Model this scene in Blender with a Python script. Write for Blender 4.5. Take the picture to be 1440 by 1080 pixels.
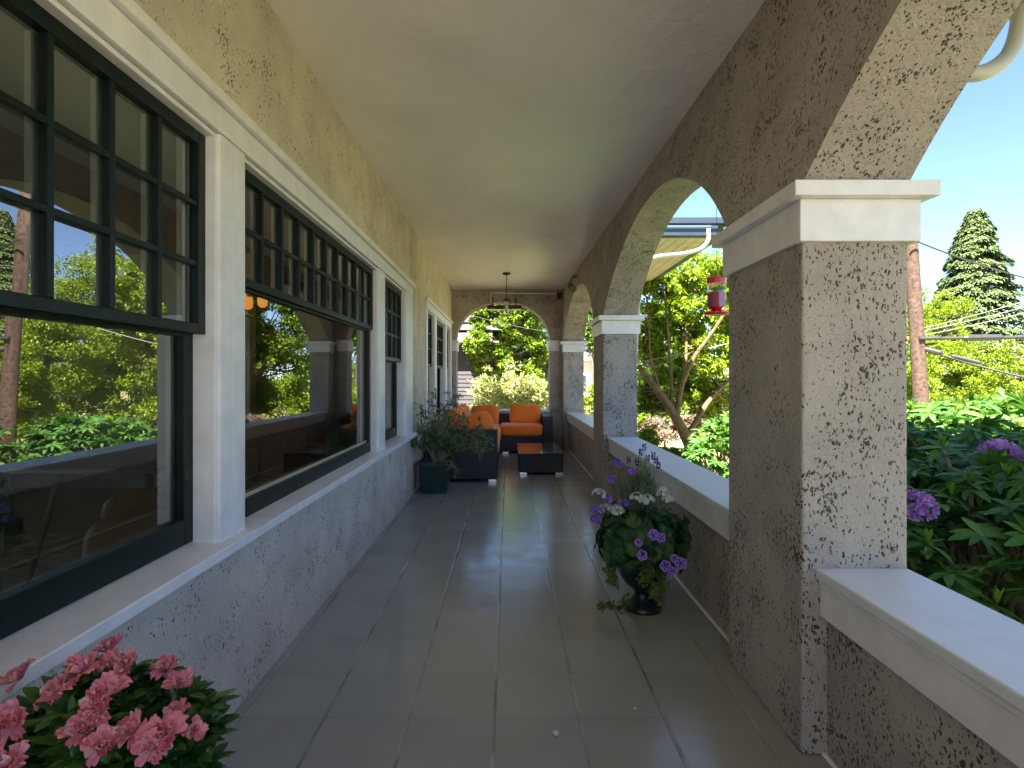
import bpy, bmesh, math, random
import numpy as np
from mathutils import Vector, Matrix

for o in list(bpy.data.objects): bpy.data.objects.remove(o)
SC = bpy.context.scene
COL = SC.collection
R = math.radians
# ------------------------------------------------------------------ camera
CAMZ = 1.3; F = 785.0; VX, VY = 715.0, 531.0
cam = bpy.data.cameras.new('camera'); camo = bpy.data.objects.new('camera', cam); COL.objects.link(camo)
camo.location = (0, 0, CAMZ); camo.rotation_euler = (R(90), 0, 0)
cam.sensor_width = 36; cam.lens = F / 1440 * 36
cam.shift_x = (720 - VX) / 1440; cam.shift_y = -(540 - VY) / 1440
cam.clip_start = 0.05; cam.clip_end = 2000
SC.camera = camo
# ------------------------------------------------------------------ light
SUN = Vector((-0.34, -0.60, 1.10)).normalized()      # direction towards the sun
w = bpy.data.worlds.new('World'); SC.world = w; w.use_nodes = True
nt = w.node_tree; bg = nt.nodes['Background']
sky = nt.nodes.new('ShaderNodeTexSky'); sky.sky_type = 'NISHITA'; sky.sun_disc = False
sky.sun_elevation = math.asin(SUN.z); sky.sun_rotation = math.atan2(SUN.x, SUN.y)
sky.air_density = 0.85; sky.dust_density = 0.3; sky.ozone_density = 2.5
nt.links.new(sky.outputs[0], bg.inputs[0]); bg.inputs[1].default_value = 0.056; sky.altitude = 2500
sl = bpy.data.lights.new('sun', 'SUN'); sl.energy = 5.0; sl.angle = R(0.5); sl.color = (1, .93, .85)
so = bpy.data.objects.new('sun', sl); COL.objects.link(so); so.location = (-20, -20, 40)
so.rotation_euler = SUN.to_track_quat('Z', 'Y').to_euler()
SC.view_settings.view_transform = 'Standard'; SC.view_settings.look = 'None'
SC.view_settings.exposure = 3.15; SC.view_settings.gamma = 1
SC.cycles.max_bounces = 10; SC.cycles.diffuse_bounces = 6; SC.cycles.transparent_max_bounces = 16

def P(px, py, Y): return Vector(((px - VX) / F * Y, Y, CAMZ - (py - VY) / F * Y))
rng = np.random.default_rng(7); random.seed(7)

# ------------------------------------------------------------------ material helpers
def newmat(name):
    m = bpy.data.materials.new(name); m.use_nodes = True
    n = m.node_tree.nodes; return m, m.node_tree, n, m.node_tree.links, n['Principled BSDF']
def col4(c): return (c[0], c[1], c[2], 1)
def noise(nt, scale, detail=4, rough=.55, vec=None, dist=0):
    n = nt.nodes.new('ShaderNodeTexNoise'); n.inputs['Scale'].default_value = scale
    n.inputs['Detail'].default_value = detail; n.inputs['Roughness'].default_value = rough
    n.inputs['Distortion'].default_value = dist
    if vec: nt.links.new(vec, n.inputs['Vector'])
    return n.outputs['Fac']
def objvec(nt, sc=(1, 1, 1)):
    t = nt.nodes.new('ShaderNodeTexCoord'); mp = nt.nodes.new('ShaderNodeMapping')
    mp.inputs['Scale'].default_value = sc; nt.links.new(t.outputs['Object'], mp.inputs[0]); return mp.outputs[0]
def ramp(nt, fac, stops, interp='LINEAR'):
    r = nt.nodes.new('ShaderNodeValToRGB'); r.color_ramp.interpolation = interp
    el = r.color_ramp.elements
    while len(el) < len(stops): el.new(.5)
    for e, (p, c) in zip(el, stops):
        e.position = p; e.color = col4(c) if hasattr(c, '__len__') else (c, c, c, 1)
    nt.links.new(fac, r.inputs[0]); return r.outputs[0]
def math_(nt, op, a, b=None, c=None, clamp=False):
    m = nt.nodes.new('ShaderNodeMath'); m.operation = op; m.use_clamp = clamp
    for i, v in enumerate((a, b, c)):
        if v is None: continue
        if isinstance(v, (int, float)): m.inputs[i].default_value = v
        else: nt.links.new(v, m.inputs[i])
    return m.outputs[0]
def mixc(nt, fac, a, b, mode='MIX'):
    m = nt.nodes.new('ShaderNodeMix'); m.data_type = 'RGBA'; m.blend_type = mode
    for i, v in ((0, fac), (6, a), (7, b)):
        if isinstance(v, (int, float)): m.inputs[i].default_value = v
        elif isinstance(v, (tuple, list)): m.inputs[i].default_value = col4(v)
        else: nt.links.new(v, m.inputs[i])
    return m.outputs[2]
def bump(nt, h, strength, dist, bsdf, prev=None):
    b = nt.nodes.new('ShaderNodeBump'); b.inputs['Strength'].default_value = strength; b.inputs['Distance'].default_value = dist
    nt.links.new(h, b.inputs['Height'])
    if prev: nt.links.new(prev, b.inputs['Normal'])
    if bsdf: nt.links.new(b.outputs[0], bsdf.inputs['Normal'])
    return b.outputs[0]

def mat_simple(name, c, rough=.5, metal=0, var=.12, nscale=6, bmp=0, bscale=60, spec=.5, coat=0):
    m, nt, n, L, b = newmat(name)
    v = objvec(nt); f = noise(nt, nscale, 5, .6, v)
    lo = tuple(x * (1 - var) for x in c); hi = tuple(min(1, x * (1 + var)) for x in c)
    L.new(ramp(nt, f, [(.3, lo), (.7, hi)]), b.inputs['Base Color'])
    b.inputs['Roughness'].default_value = rough; b.inputs['Metallic'].default_value = metal
    b.inputs['Specular IOR Level'].default_value = spec; b.inputs['Coat Weight'].default_value = coat
    if bmp: bump(nt, noise(nt, bscale, 4, .6, v), bmp, .005, b)
    return m
def mat_stucco(name, c, dens=.5, scale=30, pit=(.075, .058, .045), stretch=.5):
    m, nt, n, L, b = newmat(name)
    v = objvec(nt); vs = objvec(nt, (1, 1, stretch))
    # warp the lookup so the pits have ragged outlines
    nz = nt.nodes.new('ShaderNodeTexNoise'); nz.inputs['Scale'].default_value = 75; nz.inputs['Detail'].default_value = 5
    L.new(vs, nz.inputs['Vector'])
    sub = nt.nodes.new('ShaderNodeVectorMath'); sub.operation = 'SCALE'; sub.inputs['Scale'].default_value = .027
    L.new(nz.outputs['Color'], sub.inputs[0])
    add = nt.nodes.new('ShaderNodeVectorMath'); add.operation = 'ADD'; L.new(vs, add.inputs[0]); L.new(sub.outputs[0], add.inputs[1])
    vo = nt.nodes.new('ShaderNodeTexVoronoi'); vo.inputs['Scale'].default_value = scale; L.new(add.outputs[0], vo.inputs['Vector'])
    vo.inputs['Randomness'].default_value = 1
    sz = nt.nodes.new('ShaderNodeSeparateColor'); L.new(vo.outputs['Color'], sz.inputs[0])
    clus = noise(nt, 5.5, 3, .6, v)
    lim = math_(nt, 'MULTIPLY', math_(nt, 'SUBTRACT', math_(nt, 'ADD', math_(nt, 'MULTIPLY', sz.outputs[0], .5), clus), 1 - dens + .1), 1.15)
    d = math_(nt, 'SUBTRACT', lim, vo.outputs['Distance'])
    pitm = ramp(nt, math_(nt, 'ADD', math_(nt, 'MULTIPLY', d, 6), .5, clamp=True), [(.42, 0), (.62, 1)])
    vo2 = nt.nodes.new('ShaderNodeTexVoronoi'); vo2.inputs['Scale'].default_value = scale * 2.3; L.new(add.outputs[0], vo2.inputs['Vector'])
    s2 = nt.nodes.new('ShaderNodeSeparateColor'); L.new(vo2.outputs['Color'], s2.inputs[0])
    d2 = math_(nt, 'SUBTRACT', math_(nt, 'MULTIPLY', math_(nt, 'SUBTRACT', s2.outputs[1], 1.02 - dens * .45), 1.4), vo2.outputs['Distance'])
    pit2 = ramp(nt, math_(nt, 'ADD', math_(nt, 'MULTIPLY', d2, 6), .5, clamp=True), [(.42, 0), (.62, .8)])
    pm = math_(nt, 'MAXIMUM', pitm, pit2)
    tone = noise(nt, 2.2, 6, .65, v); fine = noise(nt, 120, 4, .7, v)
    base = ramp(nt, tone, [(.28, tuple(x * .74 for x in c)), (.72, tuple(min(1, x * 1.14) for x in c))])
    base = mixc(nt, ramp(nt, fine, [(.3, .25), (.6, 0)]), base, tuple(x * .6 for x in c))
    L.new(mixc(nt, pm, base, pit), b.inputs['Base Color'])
    b.inputs['Roughness'].default_value = .85; b.inputs['Specular IOR Level'].default_value = .25
    mid = noise(nt, 38, 5, .7, vs)
    bp = bump(nt, mid, .9, .015, None)
    bp = bump(nt, fine, .7, .007, None, bp)
    bump(nt, math_(nt, 'MULTIPLY', pm, -1), 1, .02, b, bp)
    return m
def mat_leaf(name, cols, trans=.35, rough=.45, spec=.4, vein=False, pos=None, coat=0):
    """leaf colour varies per leaf; each leaf lets some light through"""
    m, nt, n, L, b = newmat(name)
    g = nt.nodes.new('ShaderNodeNewGeometry')
    k = len(cols)
    st = [((i + .5) / k, c) for i, c in enumerate(cols)] if pos is None else list(zip(pos, cols))
    c = ramp(nt, g.outputs['Random Per Island'], st)
    big = noise(nt, 1.3, 2, .5, objvec(nt))
    c = mixc(nt, .55, c, mixc(nt, 1, c, ramp(nt, big, [(.35, .55), (.65, 1.0)]), 'MULTIPLY'))
    L.new(c, b.inputs['Base Color']); b.inputs['Roughness'].default_value = rough
    b.inputs['Specular IOR Level'].default_value = spec; b.inputs['Coat Weight'].default_value = coat
    if trans:
        t = nt.nodes.new('ShaderNodeBsdfTranslucent'); mx = nt.nodes.new('ShaderNodeMixShader')
        mx.inputs[0].default_value = trans
        tc = mixc(nt, 1, c, (1.0, 1.0, .55), 'MULTIPLY'); L.new(tc, t.inputs[0])
        L.new(b.outputs[0], mx.inputs[1]); L.new(t.outputs[0], mx.inputs[2])
        L.new(mx.outputs[0], n['Material Output'].inputs[0])
    return m

M = {}
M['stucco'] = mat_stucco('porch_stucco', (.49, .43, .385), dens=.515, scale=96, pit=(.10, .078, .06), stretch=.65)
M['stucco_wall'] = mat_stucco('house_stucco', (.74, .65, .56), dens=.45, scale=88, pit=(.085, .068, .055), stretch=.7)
M['trim'] = mat_simple('white_trim_paint', (.76, .73, .745), .38, var=.09, nscale=9, bmp=.35, bscale=30)
M['rail'] = mat_simple('white_rail_paint', (.70, .72, .74), .42, var=.05, nscale=9, bmp=.12, bscale=30)
M['green'] = mat_simple('dark_green_gloss_paint', (.004, .010, .008), .4, var=.3, nscale=14, bmp=.25, bscale=50, spec=.25)
M['bead'] = mat_simple('tan_bead', (.42, .36, .25), .45, bmp=.1)
M['putty'] = mat_simple('pale_inner_bead', (.45, .45, .42), .5)
# ceiling
m, nt, n, L, b = newmat('ceiling_paint'); v = objvec(nt)
L.new(ramp(nt, noise(nt, 1.6, 6, .6, v), [(.3, (.84, .77, .76)), (.7, (.90, .83, .82))]), b.inputs['Base Color'])
L.new(ramp(nt, noise(nt, 3, 4, .6, v), [(.3, .28), (.7, .46)]), b.inputs['Roughness'])
sp = nt.nodes.new('ShaderNodeSeparateXYZ'); L.new(v, sp.inputs[0])
sy = math_(nt, 'FRACT', math_(nt, 'ADD', math_(nt, 'DIVIDE', sp.outputs[1], 1.22), math_(nt, 'MULTIPLY', noise(nt, 2, 2, .5, v), .012)))
seam = ramp(nt, math_(nt, 'MINIMUM', sy, math_(nt, 'SUBTRACT', 1, sy)), [(0, 1), (.0022, .8), (.005, 0)])
b.inputs['Specular IOR Level'].default_value = .55
bp = bump(nt, math_(nt, 'MULTIPLY', math_(nt, 'MULTIPLY', seam, noise(nt, 1.5, 3, .6, v)), -1), .6, .004, None)
bp = bump(nt, noise(nt, 11, 6, .7, v, .8), .55, .018, None, bp)
bp = bump(nt, noise(nt, 1.6, 3, .5, v), .8, .06, None, bp)
bump(nt, noise(nt, 70, 3, .6, objvec(nt, (1, .35, 1))), .3, .003, b, bp)
M['ceiling'] = m
# floor tiles
m, nt, n, L, b = newmat('painted_floor_tile'); v = objvec(nt)
sp = nt.nodes.new('ShaderNodeSeparateXYZ'); L.new(v, sp.inputs[0])
def linedist(src, off, pitch, wob):
    a = math_(nt, 'ADD', math_(nt, 'SUBTRACT', src, off), math_(nt, 'MULTIPLY', math_(nt, 'SUBTRACT', noise(nt, 3, 2, .5, v), .5), wob))
    fr = math_(nt, 'FRACT', math_(nt, 'DIVIDE', a, pitch)); return math_(nt, 'MULTIPLY', math_(nt, 'MINIMUM', fr, math_(nt, 'SUBTRACT', 1, fr)), pitch)
dx = linedist(sp.outputs[0], -.054, .325, .006); dy = linedist(sp.outputs[1], 2.136, .322, .006)
lx = ramp(nt, dx, [(.0, 1), (.0045, 1), (.0075, 0)]); ly = ramp(nt, dy, [(.0, .8), (.0018, .8), (.0038, 0)])
grout = math_(nt, 'MAXIMUM', lx, math_(nt, 'MULTIPLY', ly, .35))
# per-tile tone
cmb = nt.nodes.new('ShaderNodeCombineXYZ')
L.new(math_(nt, 'FLOOR', math_(nt, 'DIVIDE', math_(nt, 'SUBTRACT', sp.outputs[0], -.054), .325)), cmb.inputs[0])
L.new(math_(nt, 'FLOOR', math_(nt, 'DIVIDE', math_(nt, 'SUBTRACT', sp.outputs[1], 2.136), .322)), cmb.inputs[1])
wn = nt.nodes.new('ShaderNodeTexWhiteNoise'); L.new(cmb.outputs[0], wn.inputs[0])
tn = math_(nt, 'ADD', math_(nt, 'MULTIPLY', wn.outputs['Value'], .22), math_(nt, 'MULTIPLY', noise(nt, 2.2, 7, .6, v), .75))
bc = ramp(nt, tn, [(.25, (.275, .272, .265)), (.7, (.36, .352, .34))])
stain = ramp(nt, noise(nt, 9, 8, .75, v, 1.2), [(.62, 0), (.72, .35)])
bc = mixc(nt, stain, bc, (.26, .25, .23))
lc = ramp(nt, noise(nt, 2.5, 3, .6, v), [(.38, (.11, .105, .10)), (.62, (.42, .41, .38))])
bc = mixc(nt, math_(nt, 'MULTIPLY', lx, .75), bc, lc); bc = mixc(nt, math_(nt, 'MULTIPLY', ly, .3), bc, (.08, .075, .07))
L.new(bc, b.inputs['Base Color'])
L.new(ramp(nt, noise(nt, 6, 6, .7, v), [(.3, .10), (.72, .28)]), b.inputs['Roughness'])
b.inputs['Specular IOR Level'].default_value = .6
bp = bump(nt, noise(nt, 9, 4, .6, objvec(nt, (1, 2.2, 1))), .25, .004, None)
bump(nt, math_(nt, 'MULTIPLY', grout, -1), .7, .002, b, bp)
M['floor'] = m
# glass
def mat_glass(name, ior, tint=(1, 1, 1), rough=0.0):
    m, nt, n, L, b = newmat(name); n.remove(b)
    fr = nt.nodes.new('ShaderNodeFresnel'); fr.inputs[0].default_value = ior
    gl = nt.nodes.new('ShaderNodeBsdfGlossy'); gl.inputs['Roughness'].default_value = rough
    tr = nt.nodes.new('ShaderNodeBsdfTransparent'); tr.inputs[0].default_value = col4(tint)
    bp = nt.nodes.new('ShaderNodeBump'); bp.inputs['Strength'].default_value = .06; bp.inputs['Distance'].default_value = .01
    L.new(noise(nt, 2.2, 1, .4, objvec(nt)), bp.inputs['Height']); L.new(bp.outputs[0], gl.inputs['Normal'])
    mx = nt.nodes.new('ShaderNodeMixShader'); L.new(fr.outputs[0], mx.inputs[0]); L.new(tr.outputs[0], mx.inputs[1]); L.new(gl.outputs[0], mx.inputs[2])
    L.new(mx.outputs[0], n['Material Output'].inputs[0]); return m
M['glass'] = mat_glass('window_glass', 3.3, (.80, .86, .82))
M['clear'] = mat_glass('clear_glass', 1.5, (.93, .95, .95), .05)
M['tabletop'] = mat_simple('smoked_glass_top', (.03, .035, .045), .12, spec=.6, coat=.4)
# wicker
m, nt, n, L, b = newmat('dark_wicker'); v = objvec(nt)
sp = nt.nodes.new('ShaderNodeSeparateXYZ'); L.new(v, sp.inputs[0])
def wavef(src, k): return math_(nt, 'ABSOLUTE', math_(nt, 'SINE', math_(nt, 'MULTIPLY', src, k)))
wv = math_(nt, 'MAXIMUM', wavef(math_(nt, 'ADD', sp.outputs[0], sp.outputs[1]), 130), math_(nt, 'MULTIPLY', wavef(sp.outputs[2], 260), .45))
L.new(ramp(nt, wv, [(.1, (.008, .008, .009)), (.9, (.045, .042, .045))]), b.inputs['Base Color'])
b.inputs['Roughness'].default_value = .38; bump(nt, wv, .9, .006, b); M['wicker'] = m
# fabric
m, nt, n, L, b = newmat('orange_canvas'); v = objvec(nt)
L.new(ramp(nt, noise(nt, 5, 5, .6, v), [(.3, (.88, .17, .008)), (.7, (.98, .25, .015))]), b.inputs['Base Color'])
b.inputs['Roughness'].default_value = .85; b.inputs['Sheen Weight'].default_value = .3
bp = bump(nt, noise(nt, 7, 3, .5, v, .6), .7, .02, None); bump(nt, noise(nt, 350, 2, .5, v), .3, .001, b, bp); M['orange'] = m
M['steel'] = mat_simple('brushed_steel', (.62, .61, .58), .3, 1)
M['black'] = mat_simple('black_metal', (.015, .014, .013), .4)
M['bronze'] = mat_simple('bronze_metal', (.05, .03, .018), .4, .6)
M['pot_teal'] = mat_simple('dark_teal_glaze', (.012, .036, .040), .3, bmp=.1)
M['urn'] = mat_simple('black_urn', (.012, .013, .012), .32, bmp=.2, bscale=30)
M['terra'] = mat_simple('terracotta', (.30, .13, .07), .8, bmp=.2)
M['soil'] = mat_simple('potting_soil', (.03, .02, .013), .95, bmp=1)
M['bark'] = mat_simple('grey_brown_bark', (.13, .105, .08), .9, var=.45, nscale=18, bmp=1, bscale=40)
M['bark_y'] = mat_simple('mossy_bark', (.15, .10, .04), .9, var=.45, nscale=10, bmp=1, bscale=40)
M['stem'] = mat_simple('pale_stem', (.30, .25, .16), .7, var=.3)
M['gstem'] = mat_simple('green_stem', (.07, .11, .03), .6, var=.3)
M['pole'] = mat_simple('weathered_pole_wood', (.075, .045, .03), .9, var=.7, nscale=12, bmp=1, bscale=30)
M['cable'] = mat_simple('cable_black', (.03, .03, .03), .6)
M['cable_l'] = mat_simple('cable_grey', (.20, .20, .20), .5)
M['wood_in'] = mat_simple('oak_floor', (.16, .13, .10), .3, var=.35, nscale=4)
M['rug'] = mat_simple('patterned_rug', (.36, .33, .28), .95, var=.8, nscale=7)
M['room'] = mat_simple('room_wall_paint', (.27, .29, .26), .8)
M['roomtrim'] = mat_simple('room_white_trim', (.60, .60, .56), .5)
M['leather'] = mat_simple('tan_leather', (.19, .10, .045), .45, bmp=.2)
M['darkwood'] = mat_simple('dark_wood', (.05, .03, .018), .35)
M['curtain'] = mat_simple('grey_curtain', (.35, .34, .30), .9, var=.3, nscale=3)
M['siding'] = mat_simple('grey_siding', (.055, .048, .055), .8, var=.1)
M['cream'] = mat_simple('cream_trim', (.62, .55, .42), .6)
M['shingle'] = mat_simple('roof_shingle', (.075, .07, .08), .9, var=.3, nscale=30, bmp=.5)
M['gutter'] = mat_simple('dark_blue_gutter', (.028, .042, .058), .35)
M['pipe'] = mat_simple('cream_downpipe', (.40, .39, .35), .4, var=.1)
M['red'] = mat_simple('red_plastic', (.85, .012, .012), .22, coat=.5)
M['redliq'] = mat_simple('red_nectar', (.75, .02, .025), .08, coat=1)
M['palehouse'] = mat_simple('pale_house_paint', (.60, .58, .54), .8)
m, nt, n, L, b = newmat('amber_bulb'); b.inputs['Base Color'].default_value = (1, .4, .08, 1)
b.inputs['Emission Color'].default_value = (1, .36, .06, 1); b.inputs['Emission Strength'].default_value = .11; M['amber'] = m
# ground
m, nt, n, L, b = newmat('lawn'); v = objvec(nt)
c = ramp(nt, noise(nt, .5, 6, .65, v), [(.3, (.24, .22, .08)), (.55, (.34, .30, .12)), (.75, (.42, .35, .22))])
c = mixc(nt, .4, c, ramp(nt, noise(nt, 30, 4, .7, v), [(.3, (.10, .10, .04)), (.7, (.30, .30, .09))]))
L.new(c, b.inputs['Base Color']); b.inputs['Roughness'].default_value = .95; bump(nt, noise(nt, 40, 4, .7, v), 1, .05, b); M['lawn'] = m
M['path'] = mat_simple('sunlit_concrete', (.58, .50, .40), .9, bmp=.3)

# leaves
M['lf_yel'] = mat_leaf('yellow_green_leaf', [(.13, .22, .012), (.25, .36, .018), (.36, .45, .03), (.17, .27, .016)], .45)
M['lf_mid'] = mat_leaf('mid_green_leaf', [(.06, .13, .014), (.13, .23, .02), (.20, .30, .025), (.08, .16, .016)], .42)
M['lf_bright'] = mat_leaf('bright_green_leaf', [(.11, .20, .014), (.20, .31, .02), (.30, .40, .03), (.14, .24, .018)], .45)
M['lf_dark'] = mat_leaf('dark_green_leaf', [(.02, .07, .02), (.04, .11, .03), (.07, .15, .035)], .3)
M['lf_con'] = mat_leaf('conifer_needles', [(.042, .075, .022), (.075, .115, .03), (.11, .155, .045)], .1, .6)
M['lf_var'] = mat_leaf('variegated_leaf', [(.16, .24, .05), (.55, .55, .22), (.32, .38, .09), (.66, .64, .34)], .35)
M['lf_rho'] = mat_leaf('rhododendron_leaf', [(.050, .15, .03), (.075, .20, .035), (.10, .24, .04), (.14, .29, .05)], .32, .48, .3)
M['lf_new'] = mat_leaf('fresh_shoot_leaf', [(.16, .29, .04), (.22, .35, .05)], .45, .4)
M['lf_aza'] = mat_leaf('azalea_leaf', [(.035, .10, .028), (.065, .16, .035), (.13, .25, .045)], .25, .3, .6)
M['lf_ger'] = mat_leaf('geranium_leaf', [(.02, .06, .022), (.035, .10, .03), (.07, .15, .04)], .3, .6)
M['lf_lav'] = mat_leaf('lavender_leaf', [(.22, .28, .18), (.32, .38, .26), (.16, .23, .13)], .3, .7)
M['lf_lime'] = mat_leaf('lime_trailing_leaf', [(.12, .19, .03), (.2, .28, .05)], .4)
M['lf_nan'] = mat_leaf('nandina_leaf', [(.10, .16, .07), (.18, .25, .11), (.13, .20, .08), (.24, .28, .14)], .3)
M['lf_pink'] = mat_leaf('dry_pink_twig', [(.24, .15, .12), (.32, .22, .18), (.12, .10, .06)], .3)
M['pet_pink'] = mat_leaf('azalea_petal', [(.90, .29, .40), (.94, .45, .55), (.88, .22, .29), (.95, .62, .68)], .35, .5)
M['pet_white'] = mat_leaf('white_petal', [(.80, .80, .82), (.86, .86, .86)], .3, .6)
M['pet_vio'] = mat_leaf('violet_petal', [(.34, .17, .72), (.44, .24, .80)], .3, .5)
M['pet_star'] = mat_leaf('dark_purple_star', [(.09, .02, .25), (.13, .03, .33)], .2, .5)
M['pet_rho'] = mat_leaf('rhododendron_petal', [(.52, .26, .74), (.64, .38, .82), (.46, .20, .68)], .35, .5)
M['pet_lav'] = mat_leaf('lavender_spike', [(.05, .04, .14), (.09, .07, .22)], .1, .8)

# ------------------------------------------------------------------ mesh helpers
class Geo:
    def __init__(s): s.V = []; s.F = []; s.n = 0
    def add(s, v, f, mi=0):
        v = np.asarray(v, float).reshape(-1, 3); f = np.asarray(f, int)
        if f.ndim == 1: f = f[None]
        s.V.append(v); s.F.append((f + s.n, mi)); s.n += len(v)
    def box(s, x0, x1, y0, y1, z0, z1, mi=0, Mx=None):
        v = np.array([(x, y, z) for x in (x0, x1) for y in (y0, y1) for z in (z0, z1)], float)
        if Mx is not None: v = np.array([Mx @ Vector(p) for p in v])
        s.add(v, [(0, 1, 3, 2), (4, 6, 7, 5), (0, 4, 5, 1), (2, 3, 7, 6), (0, 2, 6, 4), (1, 5, 7, 3)], mi)
    def tube(s, pts, rad, k=8, mi=0, caps=True):
        pts = [Vector(p) for p in pts]; nn = len(pts)
        if not hasattr(rad, '__len__'): rad = [rad] * nn
        t0 = (pts[1] - pts[0]).normalized(); a = t0.orthogonal().normalized(); V = []
        for i, p in enumerate(pts):
            t = (pts[min(i + 1, nn - 1)] - pts[max(i - 1, 0)]).normalized()
            a = (a - t * a.dot(t)); a = a.normalized() if a.length > 1e-6 else t.orthogonal().normalized(); bb = t.cross(a)
            for j in range(k):
                th = 2 * math.pi * j / k; V.append(p + (a * math.cos(th) + bb * math.sin(th)) * rad[i])
        Fq = [(i * k + j, i * k + (j + 1) % k, (i + 1) * k + (j + 1) % k, (i + 1) * k + j) for i in range(nn - 1) for j in range(k)]
        n0 = s.n; s.add([tuple(x) for x in V], Fq, mi)
        if caps:
            s.F.append((np.array([[n0 + j for j in range(k)][::-1]]), mi)); s.F.append((np.array([[n0 + (nn - 1) * k + j for j in range(k)]]), mi))
    def lathe(s, prof, c, k=32, mi=0):
        V = [(c[0] + r * math.cos(2 * math.pi * j / k), c[1] + r * math.sin(2 * math.pi * j / k), c[2] + z) for r, z in prof for j in range(k)]
        s.add(V, [(i * k + j, i * k + (j + 1) % k, (i + 1) * k + (j + 1) % k, (i + 1) * k + j) for i in range(len(prof) - 1) for j in range(k)], mi)
    def scatter(s, tv, tfs, pos, ax, nrm, scale, mi=0):
        """tv template verts (x across, y along, z up); tfs list of face arrays; ax leaf axis; nrm up hint"""
        pos = np.asarray(pos, float); N = len(pos)
        if N == 0: return
        ax = ax / (np.linalg.norm(ax, axis=1, keepdims=True) + 1e-9)
        xx = np.cross(ax, nrm); l = np.linalg.norm(xx, axis=1, keepdims=True); xx = xx / (l + 1e-9); zz = np.cross(xx, ax)
        sc = np.asarray(scale, float).reshape(-1, 1, 1) if hasattr(scale, '__len__') else scale
        tv = np.asarray(tv, float)
        W = (tv[None, :, 0:1] * xx[:, None] + tv[None, :, 1:2] * ax[:, None] + tv[None, :, 2:3] * zz[:, None]) * sc + pos[:, None]
        nv = len(tv); off = np.arange(N) * nv; base = s.n
        s.V.append(W.reshape(-1, 3)); s.n += N * nv
        for f in tfs:
            f = np.asarray(f, int); s.F.append(((f[None] + off[:, None, None]).reshape(-1, f.shape[1]) + base, mi))
    def build(s, name, mats, parent=None, smooth=False, bevel=0, origin=None, seg=2):
        me = bpy.data.meshes.new(name)
        V = np.concatenate(s.V)
        if origin is not None: V = V - np.array(origin)
        tot = [f.shape[1] for f, _ in s.F for _i in range(len(f))]
        idx = np.concatenate([f.ravel() for f, _ in s.F]); mi = np.concatenate([np.full(len(f), m_) for f, m_ in s.F])
        me.vertices.add(len(V)); me.vertices.foreach_set('co', V.ravel())
        me.loops.add(len(idx)); me.loops.foreach_set('vertex_index', idx.astype(np.int32))
        st = np.concatenate([[0], np.cumsum(tot)[:-1]]).astype(np.int32)
        me.polygons.add(len(tot)); me.polygons.foreach_set('loop_start', st)
        me.polygons.foreach_set('material_index', mi.astype(np.int32))
        me.update(calc_edges=True); me.validate()
        if not isinstance(mats, (list, tuple)): mats = [mats]
        for m_ in mats: me.materials.append(M[m_] if isinstance(m_, str) else m_)
        if bevel:
            bm = bmesh.new(); bm.from_mesh(me)
            bmesh.ops.remove_doubles(bm, verts=bm.verts, dist=1e-5)
            ed = [e for e in bm.edges if len(e.link_faces) == 2 and e.calc_face_angle(0) > .6]
            bmesh.ops.bevel(bm, geom=ed, offset=bevel, segments=seg, profile=.5, affect='EDGES', clamp_overlap=True)
            bm.to_mesh(me); bm.free()
        me.polygons.foreach_set('use_smooth', [bool(smooth)] * len(me.polygons))
        o = bpy.data.objects.new(name, me); COL.objects.link(o)
        if parent is not None:
            o.parent = parent
            off = wloc(parent)
            if origin is not None: o.location = Vector(origin) - off
            else: o.location = -off
        elif origin is not None: o.location = origin
        return o
WL = {}
def wloc(o):
    l = Vector(o.location)
    while o.parent: o = o.parent; l = l + Vector(o.location)
    return l
def tag(o, label=None, cat=None, group=None, kind=None):
    if label: o['label'] = label
    if cat: o['category'] = cat
    if group: o['group'] = group
    if kind: o['kind'] = kind
    return o
def thing(name, loc, label, cat, group=None):
    e = bpy.data.objects.new(name, None); COL.objects.link(e); e.location = loc; e.empty_display_size = .1
    return tag(e, label, cat, group)
def unit(a): return a / (np.linalg.norm(a, axis=-1, keepdims=True) + 1e-9)
def rsphere(n): return unit(rng.normal(size=(n, 3)))

# leaf templates
LEAF_T = np.array([(0, 0, 0), (-.28, .45, .06), (0, 1, 0), (.28, .45, .06)]); LEAF_F = [[(0, 1, 2), (0, 2, 3)]]
def long_leaf(w=.16, rows=5, droop=.25, fold=.25):
    V = []; 
    for i in range(rows + 1):
        t = i / rows; ww = w * math.sin(math.pi * (t * .93 + .04)) ** .75; z = -droop * t * t
        V += [(-ww, t, z + ww * fold), (0, t, z), (ww, t, z + ww * fold)]
    Fq = []
    for i in range(rows):
        a = i * 3; Fq += [(a, a + 1, a + 4, a + 3), (a + 1, a + 2, a + 5, a + 4)]
    return np.array(V), [Fq]
def petal_t(w=.5, cup=.25, ruf=.06, rows=4, colsn=4, ph=0):
    V = []
    for i in range(rows + 1):
        t = i / rows; ww = w * (.25 + .75 * math.sin(min(1, t * 1.15) * math.pi * .55)) * (1 if t < .9 else .82)
        for j in range(colsn + 1):
            u = j / colsn * 2 - 1
            V.append((u * ww, t * (1 - .12 * u * u * t), cup * t * t + abs(u) * .10 * t + ruf * t * t * math.sin(7 * u + 5 * t + ph)))
    c = colsn + 1
    return np.array(V), [[(i * c + j, i * c + j + 1, (i + 1) * c + j + 1, (i + 1) * c + j) for i in range(rows) for j in range(colsn)]]

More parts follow.
